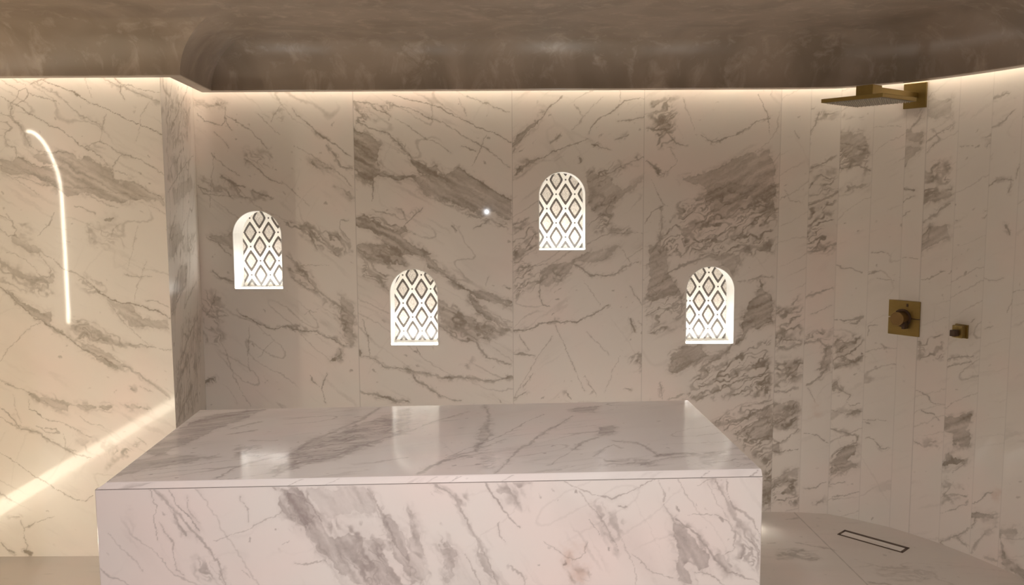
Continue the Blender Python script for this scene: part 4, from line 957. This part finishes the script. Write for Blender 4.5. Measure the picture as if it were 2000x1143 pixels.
def niche_hole(U, V, f):
    cu = U.ravel()[f].mean(1); cv = V.ravel()[f].mean(1)
    kill = np.zeros(len(f), bool)
    for nx, nz, nw, nt_, loz, lab in NICHES:
        r = nw/2; zc = nt_-r
        inn = (np.abs(cu-nx) < r) & (cv > nz) & ((cv < zc) | (np.hypot(cu-nx, cv-zc) < r))
        kill |= inn
    U = U.copy(); V = V.copy(); Uf = U.ravel(); Vf = V.ravel()
    bd = np.zeros(U.size, bool); bd[f[kill].ravel()] = True
    kp = np.zeros(U.size, bool); kp[f[~kill].ravel()] = True
    bd &= kp
    for nx, nz, nw, nt_, loz, lab in NICHES:
        r = nw/2; zc = nt_-r
        m = bd & (Vf > zc) & (np.hypot(Uf-nx, Vf-zc) < r+.02)
        d = np.hypot(Uf[m]-nx, Vf[m]-zc)
        Uf[m] = nx+(Uf[m]-nx)*r/d; Vf[m] = zc+(Vf[m]-zc)*r/d
    return U, V, f[~kill]

# ------------------------------------------------------------------ walls
STEP = .0032
# back wall: panels
seams = [XI, -.843, .005, .712, 1.444]
S = Surf()
kx = []; kz = []
for nx, nz, nw, nt_, *_ in NICHES: kx += [nx-nw/2, nx+nw/2]; kz += [nz, nt_-nw/2]
TH = [-.72, -.5, .62, .5]
for p in range(4):
    a, b_ = seams[p], seams[p+1]
    us = lines(a, b_, STEP, STEP, None, [x for x in kx if a < x < b_])
    vs = lines(0, ZW, STEP, .008, (.52 if p < 3 else 0, 2.33), kz)
    S.add(us, vs, lambda U, V: np.stack([U, np.full_like(U, YB), V], 1), strokes_for('back', p), 100+p*7, TH[p],
          amb=.5, joints=[(seams[p], .35 if p else .15), (seams[p+1], .3)], hole=niche_hole)
tag(S.build('wall_back', M_wall), kind='structure')

# left wall, facing the room
S = Surf()
us = lines(XS, XO, STEP, .02, (-2.62, XO)); vs = lines(0, ZW, STEP, STEP)
S.add(us, vs, lambda U, V: np.stack([U, np.full_like(U, YL), V], 1), strokes_for('left'), 31, -.5, amb=.45)
tag(S.build('wall_left', M_wall), kind='structure')

# the short return between the left wall and the back wall
S = Surf()
RD = math.hypot(XI-XO, YB-YL)
us = lines(0, RD, .004, .004); vs = lines(0, ZW, .004, .02, (.6, 2.34))
S.add(us, vs, lambda U, V: np.stack([XO+(XI-XO)*U/RD, YL+(YB-YL)*U/RD, V], 1), strokes_for('ret'), 57, 1.25, amb=.9)
tag(S.build('wall_left_return', M_wall), kind='structure')

# right wall: narrow flat strips following a curve
JW = [tuple(p) for p in G['JW']]
dx, dy = JW[-1][0]-JW[-2][0], JW[-1][1]-JW[-2][1]; ang = math.atan2(dy, dx)
while ang > -PI/2+.02:
    ang = max(ang-.16, -PI/2); JW.append((JW[-1][0]+.16*math.cos(ang), JW[-1][1]+.16*math.sin(ang)))
XR = JW[-1][0]
S = Surf(); cum = 0
plainness = [.35, .2, .5, .5, .12, .35, .5, .15, .4, .15]
for i in range(len(JW)-1):
    (ax, ay), (bx, by) = JW[i], JW[i+1]; L_ = math.hypot(bx-ax, by-ay)
    st = .0036 if i < 9 else .01
    us = lines(cum, cum+L_, st, st); vs = lines(0, ZW, st, .02, (0, 2.33))
    S.add(us, vs, lambda U, V, ax=ax, ay=ay, bx=bx, by=by, c0=cum, L_=L_: np.stack([ax+(bx-ax)*(U-c0)/L_, ay+(by-ay)*(U-c0)/L_, V], 1),
          strokes_for('right', i), 200+i*5, (.5, .45, .55, .4)[i % 4], amb=plainness[i] if i < 10 else .35,
          joints=[(cum, .28 if i == 5 else .16), (cum+L_, .28 if i == 4 else .12)])
    cum += L_
S.plain([(XR, JW[-1][1], 0), (XR, YR, 0), (XR, YR, ZW), (XR, JW[-1][1], ZW)], [(0, 1, 2, 3)])
tag(S.build('wall_right', M_strips), kind='structure')

me = poly_mesh('wall_side', [(XS, YL, 0), (XS, YR, 0), (XS, YR, 2.6), (XS, YL, 2.6)], [(0, 3, 2, 1)])
tag(link_obj('wall_side', me, None, M_marble), kind='structure')
me = poly_mesh('wall_rear', [(XS, YR, 0), (XR, YR, 0), (XR, YR, 2.6), (XS, YR, 2.6)], [(0, 3, 2, 1)])
tag(link_obj('wall_rear', me, None, M_marble), kind='structure')

# unseen wall added at the left, blocks line lights from the right wall
v, f = box(-2.04, -1.98, YR, 3.08, 0, 2.56)
tag(link_obj('added_screen_wall', poly_mesh('added_screen_wall', v, f), None, M_marble), kind='structure')

# ------------------------------------------------------------------ floor
S = Surf()
fus = lines(XS-.02, XR+.02, .004, .03, (1.0, XR)); fvs = lines(YR-.02, YB+.02, .004, .03, (3.0, YB))
S.add(fus, fvs, lambda U, V: np.stack([U, V, np.zeros_like(U)], 1), strokes_for('floor'), 77, -.1, amb=.35)
(j0x, j0y), (j1x, j1y) = G['FJ']
U, V = np.meshgrid(fus, fvs, indexing='ij')
jl = math.hypot(j1x-j0x, j1y-j0y); tx, ty = (j1x-j0x)/jl, (j1y-j0y)/jl
dd = np.abs(-(U-j0x)*ty+(V-j0y)*tx); along = (U-j0x)*tx+(V-j0y)*ty
S.j[0] = (.5*(1-sst(.001, .0045, dd))*(along > -.1)).ravel()
tag(S.build('floor', M_floor), kind='structure')

# ------------------------------------------------------------------ ceiling: plaster swept along the walls
def offset_path(path, d):
    """path moved to its right-hand side (into the room) by d"""
    out = []
    n = len(path)
    for i, (x, y) in enumerate(path):
        t = []
        if i > 0: dx, dy = x-path[i-1][0], y-path[i-1][1]; l = math.hypot(dx, dy); t.append((dx/l, dy/l))
        if i < n-1: dx, dy = path[i+1][0]-x, path[i+1][1]-y; l = math.hypot(dx, dy); t.append((dx/l, dy/l))
        if len(t) == 1: t = t*2
        n1 = (t[0][1], -t[0][0]); n2 = (t[1][1], -t[1][0])
        k = 1+n1[0]*n2[0]+n1[1]*n2[1]
        out.append((x+d*(n1[0]+n2[0])/k, y+d*(n1[1]+n2[1])/k))
    return out
WP = [(XS, YL), (XO, YL), (XI, YB)] + JW + [(XR, 2.0), (XR, YR)]
# finer rounding of the curve for the plaster edge
def smooth_path(P, i0, i1):
    pts = P[:i0]
    seg = P[i0:i1]
    def cr(p0, p1, p2, p3, t):
        return tuple(.5*((2*b)+(-a+c)*t+(2*a-5*b+4*c-d)*t*t+(-a+3*b-3*c+d)*t**3) for a, b, c, d in zip(p0, p1, p2, p3))
    for i in range(len(seg)-1):
        p0 = seg[max(i-1, 0)]; p1, p2 = seg[i], seg[i+1]; p3 = seg[min(i+2, len(seg)-1)]
        pts += [cr(p0, p1, p2, p3, t/4) for t in range(4)]
    return pts+[seg[-1]]+P[i1:]
RECESS = smooth_path(WP, 3, 3+len(JW))
prof = [(0, ZW), (.064, ZW), (.064, ZS+.004), (.068, ZS), (.130, ZS), (.134, ZS+.003)]
NE = 16
for i in range(1, NE+1):
    a = PI/2*i/NE
    prof.append((.134+.30*(1-math.cos(a)), ZS+.003+.24*math.sin(a)))
ZC = prof[-1][1]
rings = [offset_path(RECESS, s) for s, z in prof]
m_ = len(RECESS); v = []; f = []
for r, (s, z) in zip(rings, prof): v += [(x, y, z) for x, y in r]
for r in range(len(prof)-1):
    for i in range(m_-1):
        f.append((r*m_+i, (r+1)*m_+i, (r+1)*m_+i+1, r*m_+i+1))
last = (len(prof)-1)*m_
k0 = len(v); v += [(XS, YR, ZC), (XR, YR, ZC)]
f.append(tuple(last+i for i in range(m_))+(k0,))
ce = link_obj('ceiling', poly_mesh('ceiling', v, f), None, M_plaster)
for p in ce.data.polygons: p.use_smooth = len(p.vertices) == 4
try:
    ce.data.set_sharp_from_angle(angle=math.radians(28))
except Exception: pass
tag(ce, kind='structure')

# LED tape up in the recess, behind the plaster lip
LP = [p for p in RECESS]
o0 = offset_path(LP, .050); o1 = offset_path(LP, .062)
v = []; f = []
for (a, b_), (c_, d_) in zip(o0, o1):
    v += [(a, b_, ZS+.092), (c_, d_, ZS+.092), (c_, d_, ZS+.100), (a, b_, ZS+.100)]
for i in range(len(LP)-1):
    if LP[i][0] > XR-.01 and LP[i][1] <= 2.01: break
    for j in range(4):
        f.append((i*4+j, (i+1)*4+j, (i+1)*4+(j+1) % 4, i*4+(j+1) % 4))
o = link_obj('cove_light_strip', poly_mesh('cove_light_strip', v, f), None, M_cove)
tag(o, 'warm light tape hidden above the plaster edge along the wall tops', 'light strip')

# ------------------------------------------------------------------ marble slab
def quad_grid(S, corners, us, vs, strokes, seed, th, amb=.35, flip=False, uv='len'):
    """bilinear marble patch on four corners (u0v0, u1v0, u1v1, u0v1); us, vs in 0..1"""
    c = [np.array(p, float) for p in corners]
    def P(U, V):
        U = U[:, None]; V = V[:, None]
        return c[0]*(1-U)*(1-V)+c[1]*U*(1-V)+c[2]*U*V+c[3]*(1-U)*V
    U, V = np.meshgrid(us, vs, indexing='ij'); Q = P(U.ravel(), V.ravel())
    if uv == 'xy': A, B = Q[:, 0], Q[:, 1]
    else:
        A = U.ravel()*np.linalg.norm(c[1]-c[0]); B = Q[:, 2] if uv == 'z' else V.ravel()*np.linalg.norm(c[3]-c[0])
    ve, ru = bake(A.reshape(U.shape), B.reshape(U.shape), strokes, seed, th, amb)
    S.v.append(Q); S.f.append(grid_faces(len(us), len(vs), 0, flip)+S.n)
    S.a.append(ve.ravel()); S.r.append(ru.ravel()); S.j.append(np.zeros(U.size)); S.n += U.size

TZ, TB = .805, .783
root = tag(empty('massage_slab', (0, 0, 0)), 'large white marble massage slab with grey veins standing before the niches', 'massage table')
def P3(p, z): return (p[0], p[1], z)
FLt, FRt, BLt, BRt, FLb, FRb = (np.array(G[k]) for k in ('FLt', 'FRt', 'BLt', 'BRt', 'FLb', 'FRb'))
BLb = BLt+(FLb-FLt)*.4; BRb = BRt+(FRb-FRt)*.4
ctr = (FLt+FRt+BLt+BRt)/4
def ins(p, d): q = ctr-p; return p+np.sign(q)*d
E = .003
S = Surf()
tops = [ins(p, E) for p in (FLt, FRt, BRt, BLt)]
quad_grid(S, [P3(p, TZ) for p in tops], np.linspace(0, 1, 760), np.linspace(0, 1, 360), strokes_for('top'), 301, .42, .6, uv='xy')
ups = [FLt, FRt, BRt, BLt]; los = [FLb, FRb, BRb, BLb]
for i in range(4):
    j = (i+1) % 4
    S.plain([P3(ups[i], TZ-E), P3(ups[j], TZ-E), P3(tops[j], TZ), P3(tops[i], TZ)], [(0, 1, 2, 3)])
    quad_grid(S, [P3(los[i], TB), P3(los[j], TB), P3(ups[j], TZ-E), P3(ups[i], TZ-E)], np.linspace(0, 1, 500 if i == 0 else 60),
              np.linspace(0, 1, 9), [], 310+i, .9, .9)
S.plain([P3(p, TB) for p in los], [(3, 2, 1, 0)])
S.build('slab_top', M_slab, root)
# front panel, its left edge a touch proud, mitred
fdir = (FRb-FLb)/np.linalg.norm(FRb-FLb); fn = np.array([fdir[1], -fdir[0]])
FP0 = FLb-fdir*.005+fn*.0015; FP1 = FRb+fdir*.002+fn*.0015
PZ_ = .7818
S = Surf()
wlen = np.linalg.norm(FP1-FP0)
quad_grid(S, [P3(FP0+fdir*.003, 0), P3(FP1-fdir*.003, 0), P3(FP1-fdir*.003, PZ_-.002), P3(FP0+fdir*.003, PZ_-.002)],
          np.linspace(0, 1, 800), np.concatenate([np.linspace(0, .5, 30)[:-1], np.linspace(.5, 1, 170)]), strokes_for('front'), 321, -1.05, .65, uv='z')
bk = -fn*.022
for a, b_ in ((FP0, FP0+fdir*.003), (FP1-fdir*.003, FP1)):
    pa = a-fn*.003 if a is FP0 else a
    pb = b_-fn*.003 if b_ is FP1 else b_
    S.plain([P3(pa, 0), P3(pb, 0), P3(pb, PZ_), P3(pa, PZ_)], [(0, 1, 2, 3)])
S.plain([P3(FP0+fdir*.003, PZ_-.002), P3(FP1-fdir*.003, PZ_-.002), P3(FP1+bk, PZ_), P3(FP0+bk, PZ_)], [(0, 1, 2, 3)])
S.plain([P3(FP0+bk, 0), P3(FP0-fn*.003, 0), P3(FP0-fn*.003, PZ_), P3(FP0+bk, PZ_)], [(0, 1, 2, 3)])
S.plain([P3(FP1-fn*.003, 0), P3(FP1+bk, 0), P3(FP1+bk, PZ_), P3(FP1-fn*.003, PZ_)], [(0, 1, 2, 3)])
S.plain([P3(FP0+bk, 0), P3(FP0+bk, PZ_), P3(FP1+bk, PZ_), P3(FP1+bk, 0)], [(0, 1, 2, 3)])
S.build('front_panel', M_slab, root)
IN = .0225
def panel(name, a, b_, seed):
    """vertical slab panel between plan points a and b_, outer face on that line"""
    a = np.array(a); b_ = np.array(b_); d = (b_-a)/np.linalg.norm(b_-a); n = np.array([d[1], -d[0]])
    S = Surf(); t = -n*.02
    quad_grid(S, [P3(a, 0), P3(b_, 0), P3(b_, PZ_), P3(a, PZ_)], np.linspace(0, 1, 160), np.linspace(0, 1, 120), [], seed, -.9, .9)
    S.plain([P3(a, 0), P3(b_, 0), P3(b_+t, 0), P3(a+t, 0)], [(3, 2, 1, 0)])
    S.plain([P3(a, PZ_), P3(b_, PZ_), P3(b_+t, PZ_), P3(a+t, PZ_)], [(0, 1, 2, 3)])
    for p in (a, b_): S.plain([P3(p, 0), P3(p+t, 0), P3(p+t, PZ_), P3(p, PZ_)], [(0, 1, 2, 3)])
    S.plain([P3(a+t, 0), P3(a+t, PZ_), P3(b_+t, PZ_), P3(b_+t, 0)], [(0, 1, 2, 3)])
    return S.build(name, M_slab, root)
panel('side_panel', FRb-fn*IN+fdir*.0, BRb+np.array([0, -.021]), 341)
panel('side_panel', BLb+np.array([0, -.021]), FLb-fn*IN, 343)
panel('back_panel', BRb, BLb, 345)
# dark recess behind the seam under the top
cv = []
for p in (FLb, FRb, BRb, BLb): cv.append(p+(ctr-p)*.012)
v = [P3(p, PZ_-.03) for p in cv]+[P3(p, TB) for p in cv]
f = [(i, (i+1) % 4, (i+1) % 4+4, i+4) for i in range(4)]+[(3, 2, 1, 0), (4, 5, 6, 7)]
link_obj('shadow_gap', poly_mesh('shadow_gap', v, f), root, M_slot)

# low floor light behind the slab, only its glow shows at the right
r4 = tag(empty('floor_light_strip', (.15, 4.53, 0)), 'low light strip on the floor behind the slab, its glow spilling out at the right', 'light strip')
v, f = box(.002, 1.146, -.012, .0, .004, .085)
link_obj('diffuser', poly_mesh('diffuser', v, f), r4, M_under)
v, f = box(0, 1.142, .0005, .010, 0, .095)
bv, bf = box(0, 1.142, -.016, .0005, .0865, .095); v2 = v+bv; f2 = f+[tuple(i+8 for i in q) for q in bf]
link_obj('housing', poly_mesh('housing', v2, f2), r4, M_dark)

# ------------------------------------------------------------------ line lights on the side wall (seen mirrored in the left wall)
def tube(path, r, n=8):
    v = []; f = []
    for i, p in enumerate(path):
        a = np.array(path[max(i-1, 0)]); b_ = np.array(path[min(i+1, len(path)-1)]); t = (b_-a)/np.linalg.norm(b_-a)
        s = np.array([1, 0, 0]) if abs(t[0]) < .9 else np.array([0, 0, 1]); u = np.cross(t, s); u /= np.linalg.norm(u); w = np.cross(t, u)
        for k in range(n):
            q = np.array(p)+r*(math.cos(2*PI*k/n)*u+math.sin(2*PI*k/n)*w); v.append(tuple(q))
    for i in range(len(path)-1):
        for k in range(n): f.append((i*n+k, i*n+(k+1) % n, (i+1)*n+(k+1) % n, (i+1)*n+k))
    f.append(tuple(range(n))); f.append(tuple(range((len(path)-1)*n+n-1, (len(path)-1)*n-1, -1)))
    return v, f
hk = [(3.04, 2.17), (2.99, 2.172), (2.943, 2.160), (2.89, 2.134), (2.833, 2.09), (2.79, 2.045), (2.751, 1.99), (2.715, 1.93), (2.695, 1.86), (2.686, 1.78), (2.686, 1.468), (2.69, 1.204), (2.695, .963)]
v, f = tube([(XS+.0082, y, z) for y, z in hk], .0085)
tag(link_obj('arched_light_line', poly_mesh('arched_light_line', v, f), None, M_line), 'glowing hooked light line whose reflection shows in the left marble wall', 'light')
v, f = box(XS+.004, XS+.022, .25, 3.62, .004, .080)
tag(link_obj('floor_light_line', poly_mesh('floor_light_line', v, f), None, M_floorline), 'glowing straight floor light line reflected as a slanting band in the left marble wall', 'light')

# ------------------------------------------------------------------ brass shower fittings on the curved wall
def on_wall(i, t, z):
    (ax, ay), (bx, by) = G['JW'][i], G['JW'][i+1]; d = np.array([bx-ax, by-ay]); d /= np.linalg.norm(d)
    n = np.array([d[1], -d[0]])
    if n[1] > 0: n = -n
    return np.array([ax+(bx-ax)*t, ay+(by-ay)*t]), n
def wall_frame(name, i, t, z, nrm=None):
    p, n = on_wall(i, t, z)
    # local axes: +y into the wall, -y out into the room, x along the wall
    rz_ = math.atan2(-n[0], n[1])+PI
    return empty(name, (p[0], p[1], z), rz_), p, n
# shower head
r0, p, n = wall_frame('rain_shower', 4, .41, 2.258)
tag(r0, 'square brass rain shower on a wall arm just under the ceiling', 'shower head')
v, f = box(-.058, .058, -.014, 0, -.062, .062); bevel(link_obj('wall_flange', poly_mesh('wall_flange', v, f), r0, M_brass), .0015)
v, f = box(-.0155, .0155, -.455, -.012, -.014, .014); o = bevel(link_obj('shower_arm', poly_mesh('shower_arm', v, f), r0, M_brass), .0015)
v, f = box(-.042, .042, -.487, -.403, -.042, .016); bevel(link_obj('connector_block', poly_mesh('connector_block', v, f), r0, M_brass), .0015)
hs = .153; HZ = -.060
hd = bevel(link_obj('head_plate', poly_mesh('head_plate', *box(-hs, hs, -.445-hs, -.445+hs, HZ, HZ+.018)), r0, M_brass), .0015)
v, f = box(-hs+.008, hs-.008, -.445-hs+.008, -.445+hs-.008, HZ-.0012, HZ+.001)
nf = link_obj('nozzle_plate', poly_mesh('nozzle_plate', v, f), hd, M_nozzle)
v = []; f = []
for ix in range(14):
    for iy in range(14):
        cx = -hs+.022+ix*(2*hs-.044)/13; cy = -.445-hs+.022+iy*(2*hs-.044)/13; b0 = len(v)
        for z, rr in ((HZ-.001, .0036), (HZ-.006, .0026)):
            v += [(cx+rr*math.cos(2*PI*k/6), cy+rr*math.sin(2*PI*k/6), z) for k in range(6)]
        f += [(b0+k, b0+(k+1) % 6, b0+6+(k+1) % 6, b0+6+k) for k in range(6)]+[tuple(b0+6+k for k in range(6))]
link_obj('nozzles', poly_mesh('nozzles', v, f), hd, M_rubber)['kind'] = 'stuff'

def cyl(r, y0, y1, cx=0, cz=0, n=40):
    return prism([(cx+r*math.cos(2*PI*k/n), cz+r*math.sin(2*PI*k/n)) for k in range(n)], y0, y1)
r1, p, n = wall_frame('shower_valve', 4, .25, 1.131)
tag(r1, 'square brass shower valve plate with a round knob on the curved wall', 'shower control')
H2 = .090
v, f = box(-H2, H2, -.009, 0, .0018, H2); bevel(link_obj('valve_plate', poly_mesh('valve_plate', v, f), r1, M_brass), .001)
v, f = box(-H2, H2, -.009, 0, -H2, -.0018); bevel(link_obj('valve_plate', poly_mesh('valve_plate', v, f), r1, M_brass), .001)
v, f = box(-H2, H2, -.0055, 0, -.002, .002); link_obj('plate_groove', poly_mesh('plate_groove', v, f), r1, M_dark)
v, f = cyl(.047, -.013, -.008); bevel(link_obj('knob_collar', poly_mesh('knob_collar', v, f), r1, M_dark), .001)
v, f = cyl(.036, -.066, -.012); kb = bevel(link_obj('knob', poly_mesh('knob', v, f), r1, M_knob), .0015)
v, f = box(.018, .034, -.050, -.013, -.052, -.012); bevel(link_obj('lever', poly_mesh('lever', v, f), kb, M_dark), .001)
v, f = box(.020, .028, -.013, -.008, .060, .075); link_obj('temperature_mark', poly_mesh('temperature_mark', v, f), r1, M_dark)

r2, p, n = wall_frame('hose_outlet', 6, .43, 1.10)
tag(r2, 'small square brass hose outlet on the wall right of the valve', 'shower outlet')
v, f = box(-.033, .033, -.010, 0, -.033, .033); bevel(link_obj('wall_plate', poly_mesh('wall_plate', v, f), r2, M_brass), .001)
v, f = box(-.026, .026, -.042, -.010, -.030, .030); bevel(link_obj('outlet_block', poly_mesh('outlet_block', v, f), r2, M_brass), .002)
v, f = box(-.013, .013, -.078, -.042, -.020, .010); bevel(link_obj('outlet_spout', poly_mesh('outlet_spout', v, f), r2, M_dark), .0015)

# ------------------------------------------------------------------ linear floor drain
D = [np.array(q) for q in G['DR']]; dc = sum(D)/4
ax_ = (D[2]+D[3]-D[0]-D[1]); dl = np.linalg.norm(ax_)/2; ax_ = ax_/np.linalg.norm(ax_)
dw = abs(np.dot(D[1]-D[0], np.array([-ax_[1], ax_[0]])))*.5+abs(np.dot(D[2]-D[3], np.array([-ax_[1], ax_[0]])))*.5
r3 = tag(empty('floor_drain', (dc[0], dc[1], 0), math.atan2(ax_[1], ax_[0])), 'long narrow floor drain with dark frame near the curved wall', 'drain')
a, b_ = dl/2, dw/2; w = .013
v = []; f = []
for x0, x1, y0, y1 in ((-a, a, -b_, -b_+w*.7), (-a, a, b_-w*1.7, b_), (-a, -a+w, -b_+w, b_-w), (a-w, a, -b_+w, b_-w)):
    bv, bf = box(x0, x1, y0, y1, 0, .0025); k = len(v); v += bv; f += [tuple(i+k for i in q) for q in bf]
link_obj('drain_frame', poly_mesh('drain_frame', v, f), r3, M_dark)
v, f = box(-a+w, a-w, -b_+w*.7, b_-w*1.7, 0, .0018); link_obj('tile_insert', poly_mesh('tile_insert', v, f), r3, M_tile)

# ------------------------------------------------------------------ lights
def area_spot(name, loc, target, power, col, angle, size, blend=1.):
    l = bpy.data.lights.new(name, 'SPOT'); l.energy = power; l.color = col; l.spot_size = math.radians(angle); l.spot_blend = blend
    l.shadow_soft_size = size
    o = bpy.data.objects.new(name, l); C.objects.link(o); o.location = loc
    d = np.array(target)-np.array(loc)
    from mathutils import Vector
    o.rotation_euler = Vector(d).to_track_quat('-Z', 'Y').to_euler()
    return o
for x in (-1.3, -.2, .9):
    area_spot('unseen_fill_spot', (x, .9, ZC-.02), (x*.8, 2.7, .45), 54, (1, .94, .92), 84, .05)  # unseen spots, added to give the slab frontal light
for x, y in ((-1.0, -.6), (1.0, -.6), (1.75, .7)):
    area_spot('unseen_fill_spot', (x, y, ZC-.02), (x, y+.05, 0), 60, (1, .92, .84), 120, .05)  # more unseen spots, added as soft fill for the room and right side
# the phone's own small lamp
l = bpy.data.lights.new('phone_lamp', 'POINT'); l.energy = 2.2; l.color = (.86, .92, 1); l.shadow_soft_size = .006
o = bpy.data.objects.new('phone_lamp', l); C.objects.link(o); o.location = (-.27, -.05, 1.62)

w = bpy.data.worlds.new('world'); bpy.context.scene.world = w; w.use_nodes = True
w.node_tree.nodes['Background'].inputs[0].default_value = (1, .8, .6, 1); w.node_tree.nodes['Background'].inputs[1].default_value = 0.0

# ------------------------------------------------------------------ camera
cd = bpy.data.cameras.new('camera'); cam = bpy.data.objects.new('camera', cd); C.objects.link(cam)
cd.sensor_width = 36; cd.lens = 30.6; cd.clip_start = .02
from mathutils import Matrix
pitch = math.atan(181.5/1700)
cam.matrix_world = Matrix.Translation((0, 0, 1.75)) @ Matrix.Rotation(PI/2-pitch, 4, 'X') @ Matrix.Rotation(math.radians(-.3), 4, 'Z')
sc = bpy.context.scene; sc.camera = cam
sc.view_settings.view_transform = 'Standard'; sc.view_settings.look = 'None'
sc.view_settings.gamma = 1; sc.view_settings.use_curve_mapping = False
sc.view_settings.exposure = .97
sc.cycles.use_denoising = True
sc.cycles.max_bounces = 6; sc.cycles.diffuse_bounces = 4; sc.cycles.glossy_bounces = 3
sc.cycles.use_adaptive_sampling = True; sc.cycles.adaptive_threshold = .035
sc.cycles.sample_clamp_indirect = 4
